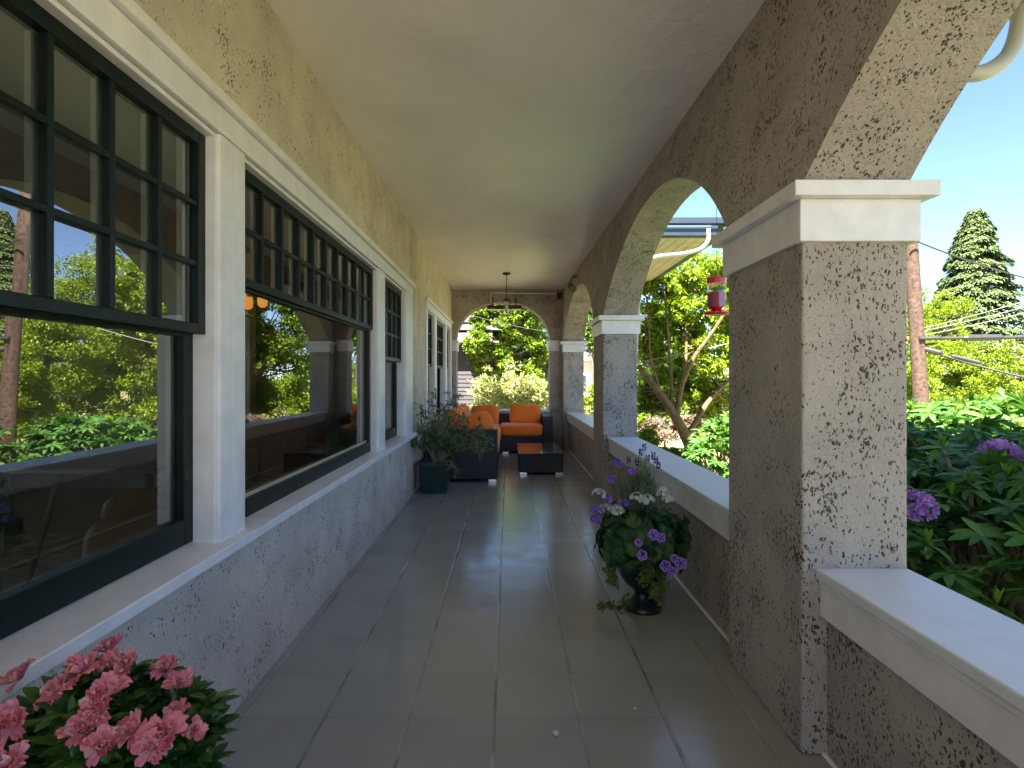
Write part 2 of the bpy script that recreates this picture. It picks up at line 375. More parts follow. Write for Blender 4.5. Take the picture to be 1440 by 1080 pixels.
# ------------------------------------------------------------------ THE HOUSE
XL = -1.066; XP = 1.011; XO = 1.376; ZC = 2.96; SPR = 1.965; YF = 10.5
house = thing('house', (0, 0, 0), 'stuccoed house whose tiled porch with three side arches fills the view', 'house')
g = Geo(); g.box(XL - .02, XO, -3.5, YF + .36, -.12, 0)
floor = g.build('porch_floor', 'floor'); tag(floor, 'glossy grey painted tile floor of the porch', 'floor', kind='structure')
g = Geo(); g.box(XL - .26, XP + .2, -3.5, YF + .2, ZC, ZC + .37); g.build('ceiling', 'ceiling', house)
# unseen upper storey and roof, added to keep the sun off the porch
g = Geo(); g.box(-7.4, XL - .21, -3.5, YF + .36, 3.32, 4.9); g.build('upper_wall', 'stucco_wall', house)
g = Geo()
g.add([(-8, -4.1, 4.9), (-.7, -4.1, 4.9), (-.7, 11.4, 4.9), (-8, 11.4, 4.9), (-4.2, -1.5, 6.2), (-4.2, 9, 6.2)], [(0, 3, 2, 1)]); g.F.append((np.array([(0, 1, 4), (2, 3, 5)]), 0)); g.F.append((np.array([(1, 2, 5, 4), (3, 0, 4, 5)]), 0))
g.build('roof', 'shingle', house)

# wall with window openings
A0, A1, B0, B1 = 1.04, 5.72, 7.22, 10.18; ZS, ZH = .70, 2.19
g = Geo()
xa, xb = XL - .2, XL
g.box(xa, xb, -3.5, YF, 0, ZS - .06)
g.box(xa, xb, -3.5, YF, ZH + .1, ZC + .02)
for y0, y1 in ((-3.5, A0 - .1), (A1 + .1, B0 - .1), (B1 + .1, YF)): g.box(xa, xb, y0, y1, ZS - .06, ZH + .1)
g.build('wall', 'stucco_wall', house)
XC = -1.045   # casing face
def casing_pieces(y0, y1, near, far, parent):
    g = Geo()
    g.box(XL - .03, XC, y0 - near, y0, ZS, ZH - .004); g.box(XL - .03, XC, y1, y1 + far, ZS, ZH - .004)
    # inner stops (stepped)
    for ya, yb in ((y0 - .004, y0 + .016), (y1 - .016, y1 + .004)):
        g.box(XL - .13, XC - .013, ya, yb, ZS, ZH - .006)
    g.box(XL - .13, XC - .013, y0 + .016, y1 - .016, ZH - .022, ZH - .006)
    return g.build('window', 'trim', parent, bevel=.003)
def sash(parent, name, x, y0, y1, z0, z1, cols, rows, st=.045, rt=.045, rb=.045, mun=.02, th=.035, bead=False, pane=True):
    g = Geo()
    g.box(x - th, x, y0, y0 + st, z0, z1); g.box(x - th, x, y1 - st, y1, z0, z1)
    g.box(x - th, x - .001, y0 + st, y1 - st, z1 - rt, z1); g.box(x - th, x - .001, y0 + st, y1 - st, z0, z0 + rb)
    gy0, gy1, gz0, gz1 = y0 + st, y1 - st, z0 + rb, z1 - rt
    for i in range(1, cols):
        y = gy0 + (gy1 - gy0) * i / cols; g.box(x - th * .8, x - .004, y - mun / 2, y + mun / 2, gz0, gz1)
    for i in range(1, rows):
        z = gz0 + (gz1 - gz0) * i / rows; g.box(x - th * .75, x - .006, gy0, gy1, z - mun / 2, z + mun / 2)
    s = g.build(name, 'green', parent, bevel=.0025)
    # pale inner beads seen through the panes
    g = Geo()
    for i in range(cols):
        ya = gy0 + (gy1 - gy0) * i / cols; yb = gy0 + (gy1 - gy0) * (i + 1) / cols
        g.box(x - th - .022, x - th - .004, yb - .014, yb + (.0 if i == cols - 1 else .006), gz0, gz1)
    if bead: g.box(x - th - .02, x - th * .6, gy0, gy1, gz0 + .002, gz0 + .02)
    g.build('glazing_bead', 'bead' if bead else 'putty', parent)
    if pane:
        g = Geo(); xp = x - th * .72; g.add([(xp, gy0, gz0), (xp, gy1, gz0), (xp, gy1, gz1), (xp, gy0, gz1)], [(0, 1, 2, 3)])
        g.build('pane', 'glass', parent)
    return s
def double_hung(y0, y1, near, far, cols, rows=3):
    w_ = casing_pieces(y0, y1, near, far, house)
    ya, yb = y0 + .016, y1 - .016
    sash(w_, 'upper_sash', -1.09, ya, yb, 1.455, ZH - .022, cols, rows, rb=.035)
    sash(w_, 'lower_sash', -1.135, ya, yb, ZS + .012, 1.475, 1, 1, st=.055, rt=.03, rb=.09)
    return w_
double_hung(1.065, 2.026, .12, .095, 4)
double_hung(4.735, 5.70, .114, .40, 4)
w2 = casing_pieces(2.217, 4.51, .095, .112, house)
sash(w2, 'transom_sash', -1.09, 2.233, 4.494, 1.68, ZH - .022, 10, 2, st=.04, rb=.035)
sash(w2, 'picture_sash', -1.11, 2.233, 4.494, ZS + .006, 1.679, 1, 1, st=.05, rt=.012, rb=.075, bead=True)
double_hung(7.25, 7.95, .12, .10, 3)
double_hung(8.16, 9.30, .11, .10, 4)
double_hung(9.51, 10.12, .11, .13, 3)
for y0, y1 in ((.94, 6.12), (7.11, 10.27)):
    g = Geo(); g.box(XL - .03, XC + .003, y0, y1, ZH, 2.285); g.build('head_casing', 'trim', house, bevel=.003)
    g = Geo(); g.box(XL - .03, XC + .028, y0 - .02, y1 + .02, 2.288, 2.328); g.build('head_moulding', 'trim', house, bevel=.008)
    # sloping sill and nosing
    g = Geo(); a = y0 - .03; c = y1 + .03
    g.add([(-1.0, a, .66), (-1.0, a, .698), (-1.19, a, .714), (-1.19, a, .66), (-1.0, c, .66), (-1.0, c, .698), (-1.19, c, .714), (-1.19, c, .66)],
          [(0, 1, 2, 3), (4, 7, 6, 5), (0, 4, 5, 1), (1, 5, 6, 2), (2, 6, 7, 3), (3, 7, 4, 0)])
    g.build('window_sill', 'trim', house, bevel=.004)
    g = Geo(); g.box(XL - .02, -1.04, y0, y1, .635, .658); g.build('apron', 'trim', house, bevel=.003)

# arcade
def flare(y, z): 
    t = max(0, (z - SPR) / (ZC - SPR)); f = min(1, max(0, (YF - y) / 8.1)); return XP + t * (.02 + .10 * f)
PIL = [(-2.13, -1.48), (1.922, 2.568), (5.967, 6.64), (10.2, YF + .36)]
def ell(y, y0, y1, rise): u = (y - (y0 + y1) / 2) / ((y1 - y0) / 2); x = abs(u) * (y1 - y0) / 2; h = (y1 - y0) / 2; Rr = (h * h + rise * rise) / (2 * rise); return SPR + math.sqrt(Rr * Rr - min(x, h) ** 2) - math.sqrt(Rr * Rr - h * h)
g = Geo(); ZT = ZC + .3
segs = []
prev = -3.5
samples = [(-3.5, SPR), (PIL[0][1], SPR)]
st = []
def strip(yy, zz, pin=None):
    V = []; NZ = 5; k = NZ + 2
    for y, z in zip(yy, zz):
        for j in range(NZ + 1):
            zc = z + (ZT - z) * j / NZ; V.append((flare(y, zc), y, zc))
        V.append((XO, y, ZT)); V.append((XO, y, z))
    k = NZ + 3; Fq = []
    for i in range(len(yy) - 1):
        for j in range(k):
            Fq.append((i * k + j, (i + 1) * k + j, (i + 1) * k + (j + 1) % k, i * k + (j + 1) % k))
    g.add(V, Fq)
allY = []; allZ = []
for i in range(4):
    a, bb = PIL[i]; a = -3.5 if i == 0 else a
    allY += [a + 1e-4, bb - 1e-4]; allZ += [SPR, SPR]
    if i < 3:
        y0, y1 = PIL[i][1], PIL[i + 1][0]
        th = np.linspace(math.pi, 0, 73)[0:]
        for t in th:
            y = (y0 + y1) / 2 + math.cos(t) * (y1 - y0) / 2
            allY.append(y); allZ.append(ell(y, y0, y1, .715))
order = np.arange(len(allY)); strip(allY, allZ)
aw = g.build('arch_wall', 'stucco', house)
for i, (a, bb) in enumerate(PIL):
    a_ = -3.5 if i == 0 else a
    g = Geo(); g.box(XP, XO, a_, bb, 0, SPR + .004)
    p = g.build('pillar', 'stucco', house, bevel=.010, seg=3)
    g = Geo()
    g.box(XP - .018, XO + .03, a_ - .022, bb + .022 if i < 3 else bb - .4, 1.765, 1.909)
    g.box(XP - .055, XO + .068, a_ - .062, bb + .062 if i < 3 else bb - .4, 1.909, SPR - .004)
    g.build('capital', 'trim', p, bevel=.004)
    g = Geo(); g.box(XP - .004, XO + .004, a_ - .003, bb + .003, -.01, .012); 
ZR = [.645, .668, .672]
for i in range(3):
    y0, y1 = PIL[i][1], PIL[i + 1][0]; zr = ZR[i]
    g = Geo(); g.box(1.097, 1.35, y0 - .01, y1 + .01, 0, zr - .03); g.build('parapet', 'stucco', house)
    g = Geo(); g.box(1.056, 1.372, y0, y1, zr - .036, zr)
    r_ = g.build('rail_cap', 'rail', house, bevel=.006)
    g = Geo(); g.box(1.072, 1.098, y0, y1, zr - .165, zr - .055); g.box(1.066, 1.098, y0 + .001, y1 - .001, zr - .058, zr - .034)
    g.build('fascia_board', 'trim', r_, bevel=.003)
    g = Geo(); g.tube([(1.088, y0, .002), (1.088, y1, .002)], .010, 6); g.build('floor_joint', 'trim', house)
# far end wall with its arch
g = Geo(); ax0, ax1 = -.985, .776; ye = YF
xs = [XL - .1] + list((ax0 + ax1) / 2 + np.cos(np.linspace(math.pi, 0, 61)) * (ax1 - ax0) / 2) + [XP + .1]
def far_z(x):
    u = (x - (ax0 + ax1) / 2) / ((ax1 - ax0) / 2); return 2.0 + .72 * math.sqrt(max(0, 1 - abs(u) ** 2.2))
V = []; Fq = []
for i, x in enumerate(xs):
    z = 2.0 if i in (0, len(xs) - 1) else far_z(x)
    V += [(x, ye, z), (x, ye, ZC + .1), (x, ye + .36, ZC + .1), (x, ye + .36, z)]
for i in range(len(xs) - 1):
    for j in range(4): Fq.append((i * 4 + j, i * 4 + (j + 1) % 4, (i + 1) * 4 + (j + 1) % 4, (i + 1) * 4 + j))
g.add(V, Fq); g.box(XL - .1, ax0, ye, ye + .36, 0, 2.002); g.box(ax1, XP + .002, ye, ye + .36, 0, 2.002)
g.box(ax0, ax1, ye + .06, ye + .3, 0, .64)
g.build('end_wall', 'stucco', house)
g = Geo(); g.box(ax0, ax1, ye - .03, ye + .33, .645, .69); g.build('rail_cap', 'rail', house, bevel=.005)
for x0, x1 in ((XL, ax0 + .02), (ax1 - .02, XP - .06)):
    g = Geo(); g.box(x0, x1, ye - .022, ye + .38, 1.80, 1.945); g.box(x0, x1 + (.02 if x0 < 0 else 0), ye - .055, ye + .41, 1.945, 1.997); g.build('capital', 'trim', house, bevel=.004)
# eaves that step out beyond the arches, with gutters
def eave(y0, y1, xo, z, facing_gutter=True):
    g = Geo(); g.box(XO - .05, xo, y0, y1, z, z + .03)
    k = 0; x = XO
    while x < xo - .02: g.box(x, x + .008, y0 + .01, y1 - .01, z - .006, z); x += .14
    s = g.build('eave_soffit', 'cream', house)
    g = Geo(); g.box(XO - .05, xo + .1, y0 - .14, y0 - .02, z + .0, z + .10); g.box(xo + .01, xo + .12, y0 - .02, y1, z + .0, z + .12)
    g.box(XO - .05, xo + .16, y0 - .2, y0 - .1, z + .15, z + .24); g.box(xo + .06, xo + .17, y0 - .2, y1, z + .15, z + .24)
    g.box(XO - .05, xo + .1, y0 - .02, y1, z + .031, z + .16)
    g.build('gutter', 'gutter', s, bevel=.01)
eave(7.7, 13.5, 2.82, 3.22)
eave(-3.5, 2.75, 2.34, 3.05)
g = Geo(); g.box(XO - .2, XO - .003, -3.5, YF + .36, ZT - .02, 3.42); g.build('upper_parapet', 'stucco', house)  # added unseen wall top, kept low so sun reaches the ground outside

def arc_pts(pts, n=5):
    out = []; P_ = [Vector(p) for p in pts]
    for i in range(len(P_) - 1):
        p0 = P_[max(i - 1, 0)]; p1 = P_[i]; p2 = P_[i + 1]; p3 = P_[min(i + 2, len(P_) - 1)]
        for k in range(n):
            t = k / n; out.append(.5 * ((2 * p1) + (p2 - p0) * t + (2 * p0 - 5 * p1 + 4 * p2 - p3) * t * t + (3 * p1 - p0 - 3 * p2 + p3) * t ** 3))
    return out + [P_[-1]]
Yp = 7.55
g = Geo(); g.tube(arc_pts([P(996, 322, Yp), P(996, 338, Yp), P(985, 350, Yp), P(960, 357, 7.3), P(925, 361, 6.75), P(905, 370, 6.55), P(899, 390, 6.5)], 5) + [Vector((1.40, 6.5, .2)), Vector((1.40, 6.5, -.8))], .028, 12)
g.build('downpipe', 'pipe', house, smooth=True)
g = Geo(); g.tube(arc_pts([P(1436, 10, 2.6), P(1430, 50, 2.6), P(1416, 80, 2.6), P(1392, 98, 2.6), P(1368, 104, 2.6), P(1335, 98, 2.6), P(1300, 80, 2.6)], 6), .036, 14)
g.build('downpipe', 'pipe', house, smooth=True)

# the dark room behind the windows
g = Geo(); g.box(-7, XL - .2, -3.5, YF, -.02, .0); g.build('room_floor', 'wood_in', house)
g = Geo(); g.box(-7.1, -7, 1.2, YF, 0, 3.3); g.box(-7.1, -7, -3.5, -2.8, 0, 3.3); g.box(-7.1, -7, -2.8, 1.2, 0, .5); g.box(-7.1, -7, -2.8, 1.2, 2.4, 3.3); g.box(-7, XL - .2, -3.6, -3.5, 0, 3.3); g.box(-7, XL - .2, YF, YF + .1, 0, 3.3); g.box(-7, XL - .2, -3.5, YF, 2.75, 3.3)  # back wall has an unseen opening, added to let daylight into the room
g.box(-7, -3.2, 6.6, 6.7, 0, 2.75); g.build('room_wall', 'room', house)
g = Geo()
for (x, y) in ((-3.1, 6.6), (-4.4, 2.9)): g.box(x - .08, x + .08, y - .08, y + .08, 0, 2.75)
g.box(-6.99, -6.94, 3.0, 3.1, 0, 2.1); g.box(-6.99, -6.94, 4.0, 4.1, 0, 2.1); g.box(-6.99, -6.97, -3, 6, 0, .15)
g.build('room_trim', 'roomtrim', house)

# ------------------------------------------------------------------ FURNITURE ON THE PORCH
def rbox(g, x0, x1, y0, y1, z0, z1, n=10, e=5.0, puff=0.0, Mx=None, mi=0, sag=0.):
    """soft cushion: a rounded block with bulging faces"""
    c = Vector(((x0 + x1) / 2, (y0 + y1) / 2, (z0 + z1) / 2)); h = ((x1 - x0) / 2, (y1 - y0) / 2, (z1 - z0) / 2)
    dims = []
    V = []; Fq = []
    for ax_ in range(3):
        for sgn in (-1, 1):
            b0 = len(V)
            for i in range(n + 1):
                for j in range(n + 1):
                    u = math.sin((i / n * 2 - 1) * math.pi / 2); v_ = math.sin((j / n * 2 - 1) * math.pi / 2)
                    p = [0, 0, 0]; p[ax_] = sgn; p[(ax_ + 1) % 3] = u; p[(ax_ + 2) % 3] = v_
                    l = (abs(p[0]) ** e + abs(p[1]) ** e + abs(p[2]) ** e) ** (1 / e); p = [q / l for q in p]
                    bul = 1 + puff * (1 - p[0] ** 2 if h[0] > h[2] else 1) * (1 - p[1] ** 2 if h[1] > h[2] else 1)
                    q = [p[k] * h[k] for k in range(3)]
                    m_ = h.index(min(h)); q[m_] *= bul
                    q = Vector(q) + c
                    q += Vector((math.sin(q.z * 31 + q.y * 17), math.sin(q.x * 23 + q.z * 11), math.sin(q.x * 19 + q.y * 29))) * .004
                    if Mx is not None: q = Mx @ q
                    V.append(tuple(q))
            for i in range(n):
                for j in range(n):
                    a = b0 + i * (n + 1) + j; f = (a, a + 1, a + n + 2, a + n + 1); Fq.append(f if sgn < 0 else f[::-1])
    g.add(V, Fq, mi)
def feet(parent, pts, name='foot'):
    for x, y in pts:
        g = Geo(); g.box(x - .05, x + .05, y - .03, y + .03, 0, .035); g.build(name, 'steel', parent, bevel=.004)
# left section, its end panel facing us
s1 = thing('wicker_sofa', (-.59, 8.4, 0), 'dark wicker sofa section along the house wall, its plain end panel behind the potted plant', 'sofa', 'orange cushioned wicker sectional')
g = Geo(); g.box(-1.035, -.135, 6.93, 7.09, .035, .655); g.build('arm', 'wicker', s1, bevel=.012)
g = Geo(); g.box(-1.035, -.86, 7.092, 10.40, .035, .655); g.build('backrest', 'wicker', s1, bevel=.012)
g = Geo(); g.box(-.858, -.15, 7.092, 9.50, .035, .30); g.build('base', 'wicker', s1, bevel=.012)
feet(s1, [(-.2, 6.975), (-.95, 6.975), (-.2, 9.3), (-.9, 10.2)])
for a, c in ((7.10, 8.28), (8.29, 9.49)):
    g = Geo(); rbox(g, -.85, -.125, a, c, .30, .49, e=7, puff=.10); g.build('seat_cushion', 'orange', s1, smooth=True)
for yc in (7.55, 8.1, 8.75):
    g = Geo(); mx = Matrix.Translation((-.70, yc, .66)) @ Matrix.Rotation(R(-16 + random.uniform(-5, 5)), 4, 'Y') @ Matrix.Rotation(R(random.uniform(-6, 6)), 4, 'X')
    rbox(g, -.09, .09, -.27, .27, -.20, .22, e=3.4, puff=.4, Mx=mx); g.build('back_cushion', 'orange', s1, smooth=True)
g = Geo(); mx = Matrix.Translation((-.42, 7.35, .60)) @ Matrix.Rotation(R(-18), 4, 'Y') @ Matrix.Rotation(R(-72), 4, 'Z') @ Matrix.Rotation(R(12), 4, 'X')
rbox(g, -.09, .09, -.26, .26, -.14, .22, e=2.8, puff=.5, Mx=mx); g.build('back_cushion', 'orange', s1, smooth=True)
# far section
s2 = thing('wicker_sofa', (.3, 9.95, 0), 'dark wicker sofa section across the far end under the arch, right arm showing', 'sofa', 'orange cushioned wicker sectional')
g = Geo(); g.box(.60, .76, 9.52, 10.40, .035, .64); g.build('arm', 'wicker', s2, bevel=.012)
g = Geo(); g.box(-.858, .598, 10.22, 10.40, .035, .64); g.build('backrest', 'wicker', s2, bevel=.012)
g = Geo(); g.box(-.858, .598, 9.53, 10.218, .035, .30); g.build('base', 'wicker', s2, bevel=.012)
feet(s2, [(-.05, 9.57), (.68, 9.57), (.68, 10.3)])
g = Geo(); rbox(g, -.15, .597, 9.49, 10.2, .30, .49, e=7, puff=.10); g.build('seat_cushion', 'orange', s2, smooth=True)
g = Geo(); rbox(g, -.85, -.155, 9.49, 10.2, .30, .49, e=7, puff=.10); g.build('seat_cushion', 'orange', s2, smooth=True)
g = Geo(); mx = Matrix.Translation((.30, 10.07, .645)) @ Matrix.Rotation(R(-14), 4, 'X') @ Matrix.Rotation(R(2), 4, 'Y')
rbox(g, -.28, .28, -.075, .075, -.17, .17, e=7, puff=.45, Mx=mx); g.build('back_cushion', 'orange', s2, smooth=True)
g = Geo(); mx = Matrix.Translation((-.42, 9.98, .62)) @ Matrix.Rotation(R(-16), 4, 'X') @ Matrix.Rotation(R(-14), 4, 'Z')
rbox(g, -.25, .25, -.08, .08, -.18, .18, e=5, puff=.45, Mx=mx); g.build('back_cushion', 'orange', s2, smooth=True)
# coffee table
ct = thing('coffee_table', (.43, 8.0, 0), 'low dark wicker coffee table with smoked glass top in front of the sofas', 'table')
g = Geo(); g.box(.14, .735, 7.45, 8.6, .03, .275); g.build('base', 'wicker', ct, bevel=.01)
g = Geo(); g.box(.132, .743, 7.44, 8.61, .278, .290); g.build('table_top', 'tabletop', ct, bevel=.003)
feet(ct, [(.20, 7.50), (.68, 7.50), (.20, 8.55), (.68, 8.55)])

# planter with arching nandina
pl = thing('potted_plant', (-.83, 6.38, 0), 'tall square teal pot holding a loose arching leafy shrub beside the sofa end', 'potted plant')
g = Geo(); zt = .36; a, c = .135, .175; cx, cy = -.83, 6.38
prof = [(a, 0), (c, zt - .05), (c + .012, zt - .05), (c + .012, zt), (c - .012, zt), (c - .014, zt - .05)]
V = [(cx + sx * r, cy + sy * r, z) for r, z in prof for sx, sy in ((-1, -1), (1, -1), (1, 1), (-1, 1))]
g.add(V, [(i * 4 + j, i * 4 + (j + 1) % 4, (i + 1) * 4 + (j + 1) % 4, (i + 1) * 4 + j) for i in range(len(prof) - 1) for j in range(4)])
g.build('pot', 'pot_teal', pl, bevel=.006)
g = Geo(); g.box(cx - c + .02, cx + c - .02, cy - c + .02, cy + c - .02, zt - .10, zt - .04); g.build('soil', 'soil', pl)
gs = Geo(); gl = Geo(); LL, LF = long_leaf(.17, 3, .3, .2)
tips = [(-1.0, 6.3, .98), (-.83, 6.5, 1.12), (-.70, 6.3, 1.0), (-.55, 6.45, .86), (-.40, 6.3, .74), (-.28, 6.4, .66), (-1.03, 6.1, .62), (-.6, 6.1, .62), (-.9, 6.6, .82), (-.35, 6.15, .58), (-.75, 6.2, .72), (-.62, 6.4, .72), (-.55, 6.05, .30), (-.96, 6.2, .78), (-.48, 6.5, .68), (-.20, 6.35, .60), (-.62, 6.55, 1.14), (-.30, 6.3, .70), (-.42, 6.2, .62), (-.5, 6.3, .80), (-.25, 6.2, .52), (-.66, 6.1, .88), (-.88, 6.3, .70)]
for t in tips:
    t = Vector(t); b0 = Vector((cx + random.uniform(-.03, .03), cy + random.uniform(-.03, .03), zt - .06))
    mid = b0.lerp(t, .5) + Vector((0, 0, .08)); pts = arc_pts([b0, mid, t], 6)
    gs.tube(pts, [.008 * (1 - i / len(pts)) + .002 for i in range(len(pts))], 5)
    for i in range(5, len(pts)):
        for q in range(2):
            d = rsphere(1)[0]; d[2] = d[2] * .4; d = unit(d) * random.uniform(.06, .15); tp = pts[i] + Vector(d)
            gs.tube([pts[i], pts[i] + Vector(d) * .5 + Vector((0, 0, .012)), tp], [.002, .0014, .001], 4)
            k = 8; u = rng.uniform(.25, 1, k)[:, None]; ps = np.array(pts[i]) + d * u
            ax_ = unit(d + rng.normal(size=(k, 3)) * .07 + np.array([0, 0, -.03])); gl.scatter(LL, LF, ps, ax_, np.tile([0, 0, 1.], (k, 1)) + rng.normal(size=(k, 3)) * .3, rng.uniform(.035, .065, k))
gs.build('stem', 'stem', pl, smooth=True); gl.build('foliage', 'lf_nan', pl, smooth=True)
# second small dark pot behind
p2 = thing('planter_pot', (-1.0, 6.72, 0), 'small dark pot squeezed between the teal pot and the house wall', 'pot')
g = Geo(); g.lathe([(.001, .002), (.06, .002), (.08, .27), (.09, .27), (.09, .30), (.075, .30), (.07, .25), (.001, .24)], (-.965, 6.74, 0), 24); g.build('pot', 'urn', p2, smooth=True)

# ------------------------------------------------------------------ URN WITH FLOWERS
UX, UY = .754, 3.15
urn = thing('flower_urn', (UX, UY, 0), 'black footed urn overflowing with petunias, white geraniums and lavender by the parapet', 'planter')
g = Geo(); g.lathe([(.001, .0), (.105, .0), (.108, .018), (.095, .032), (.07, .045), (.046, .075), (.042, .095), (.06, .115), (.10, .15), (.125, .19), (.135, .235), (.15, .25), (.15, .262), (.125, .262), (.12, .23), (.001, .22)], (UX, UY, 0), 40)
g.build('urn', 'urn', urn, smooth=True)
# leaves: rounded scalloped geranium leaves
def round_leaf():
    V = [(0, .0, 0)]; k = 14
    for i in range(k):
        th = -math.pi / 2 + .25 + (2 * math.pi - .5) * i / (k - 1); r = .5 * (1 + .08 * math.cos(i * math.pi))
        V.append((r * math.cos(th), .45 + r * math.sin(th), .10 + .05 * math.cos(3 * th)))
    V[0] = (0, .4, 0); return np.array(V), [[(0, i, i + 1) for i in range(1, k)]]
RLv, RLf = round_leaf()
def dome(n, c, rad, zmin=-.3):
    d = rsphere(n * 3); d = d[d[:, 2] > zmin][:n]; return d, np.array(c) + d * np.array(rad)
g = Geo(); d, ps = dome(520, (UX, UY, .40), (.225, .22, .15), -.75); ps += rng.normal(size=ps.shape) * .02
ax_ = unit(np.cross(d, rng.normal(size=d.shape)) + np.array([0, 0, -.3])); g.scatter(RLv, RLf, ps, ax_, d + np.array([0, 0, .4]), rng.uniform(.045, .085, len(ps)))
d, ps = dome(260, (UX, UY, .38), (.15, .15, .11), -.9); g.scatter(RLv, RLf, ps, unit(rng.normal(size=d.shape)), d, rng.uniform(.05, .08, len(ps)))
g.build('foliage', 'lf_ger', urn)
# lime trailers
g = Geo(); gst = Geo()
trails = [[P(872, 790, 3.05), P(862, 800, 3.0), P(860, 812, 3.0), P(866, 822, 3.0)], [P(905, 790, 2.95), P(906, 805, 2.93), P(905, 818, 2.93)],
          [P(925, 800, 3.0), P(930, 825, 3.0), P(928, 845, 3.02)], [P(935, 780, 3.0), P(937, 800, 3.0), P(935, 830, 3.0)],
          [P(880, 845, 3.0), P(872, 852, 3.0), P(858, 853, 3.0), P(843, 853, 3.02)], [P(868, 780, 3.05), P(857, 790, 3.05), P(856, 806, 3.05)], [P(915, 795, 2.94), P(914, 815, 2.93), P(920, 838, 2.95)]]
for t in trails:
    pts = arc_pts(t, 5); gst.tube(pts, .0015, 4)
    for p in pts:
        k = 8; ps = np.array(p) + rng.normal(size=(k, 3)) * .011; ps[:, 2] = np.maximum(ps[:, 2], .006)
        g.scatter(RLv, RLf, ps, rsphere(k), rsphere(k) + np.array([0, -.5, .6]), rng.uniform(.012, .022, k))
g.build('trailing_vine', 'lf_lime', urn); gst.build('stem', 'gstem', urn)
# lavender
g = Geo(); gp = Geo(); c0 = Vector((UX + .0, UY + .05, .42)); LV, LVf = long_leaf(.07, 2, .1, .2)
for i in range(230):
    a = random.uniform(0, 2 * math.pi); rr = random.random() ** .5; t = c0 + Vector((math.cos(a) * rr * .14, math.sin(a) * rr * .14, .40 - .16 * rr * rr + random.uniform(-.10, .02)))
    b0 = c0 + Vector((math.cos(a) * rr * .05, math.sin(a) * rr * .05, .02))
    g.tube([b0, b0.lerp(t, .5) + Vector((0, 0, .01)), t], [.0018, .0014, .001], 3)
    k = 14; u = rng.uniform(.45, 1, k)[:, None]; ps = np.array(b0) * (1 - u) + np.array(t) * u
    dd = unit(rng.normal(size=(k, 3)) * np.array([1, 1, .3]) + np.array([0, 0, 1.1])); g.scatter(LV, LVf, ps, dd, rsphere(k), rng.uniform(.02, .04, k))
g.build('lavender_foliage', 'lf_lav', urn)
for (px, py) in ((906, 630), (901, 637), (911, 645), (919, 642), (923, 648), (926, 655), (884, 648), (896, 650)):
    t = P(px, py, UY + random.uniform(-.03, .05)); g2 = Geo(); gp = g2
    gp.tube([t - Vector((0, 0, .09)), t - Vector((0, 0, .02))], .0012, 4, 1)
    k = 46; u = rng.uniform(-.02, .02, k); ang = rng.uniform(0, 6.28, k)
    ps = np.array(t) + np.stack([np.cos(ang) * .004, np.sin(ang) * .004, u], 1)
    gp.scatter(LEAF_T, LEAF_F, ps, unit(np.stack([np.cos(ang), np.sin(ang), np.full(k, .9)], 1)), rsphere(k), .013)
    gp.build('lavender_spike', ['pet_lav', 'gstem'], urn)
def floret_ball(c, rad, n, pl_, mat, parent, name, up=(0, 0, 1), flat=.6, cup=.2, w=.42, stem=None):
    g = Geo(); d = rsphere(n * 4); d = d[d @ np.array(up) > -.15][:n]; c = np.array(c)
    pt, pf = petal_t(w, cup, .03, 2, 2)
    for dd in d:
        o_ = c + dd * np.array([rad, rad, rad * flat]); a = np.cross(dd, [.3, .5, .8]); a = unit(a); b_ = np.cross(dd, a); ph = random.random() * 6
        ang = np.arange(5) * 2 * math.pi / 5 + ph
        axs = unit(np.cos(ang)[:, None] * a + np.sin(ang)[:, None] * b_ + dd * .35)
        g.scatter(pt, pf, np.tile(o_, (5, 1)), axs, np.tile(dd, (5, 1)), pl_ * random.uniform(.8, 1.15))
    if stem is not None: g.tube([stem, Vector(stem).lerp(Vector(c), .6), Vector(c)], [.003, .0025, .002], 5, 1)
    return g.build(name, [mat, 'gstem'], parent)
for (px, py, rd) in ((842, 695, .030), (853, 718, .038), (868, 719, .030), (896, 701, .034), (910, 704, .034), (931, 693, .030), (939, 702, .022)):
    c = P(px, py, UY - .05 + random.uniform(-.05, .05)); floret_ball(c, rd, 24, .015, 'pet_white', urn, 'geranium_bloom', flat=.75, stem=Vector((UX + (c.x - UX) * .7, c.y, .48)))
for (px, py, rd) in ((853, 703, .03), (839, 718, .03), (838, 732, .024), (876, 710, .034), (867, 652, .022), (888, 664, .018), (860, 674, .016)):
    c = P(px, py, UY - .02); floret_ball(c, rd, 16, .016, 'pet_vio', urn, 'violet_bloom', flat=.8, stem=Vector((UX + (c.x - UX) * .6, c.y, .46)))
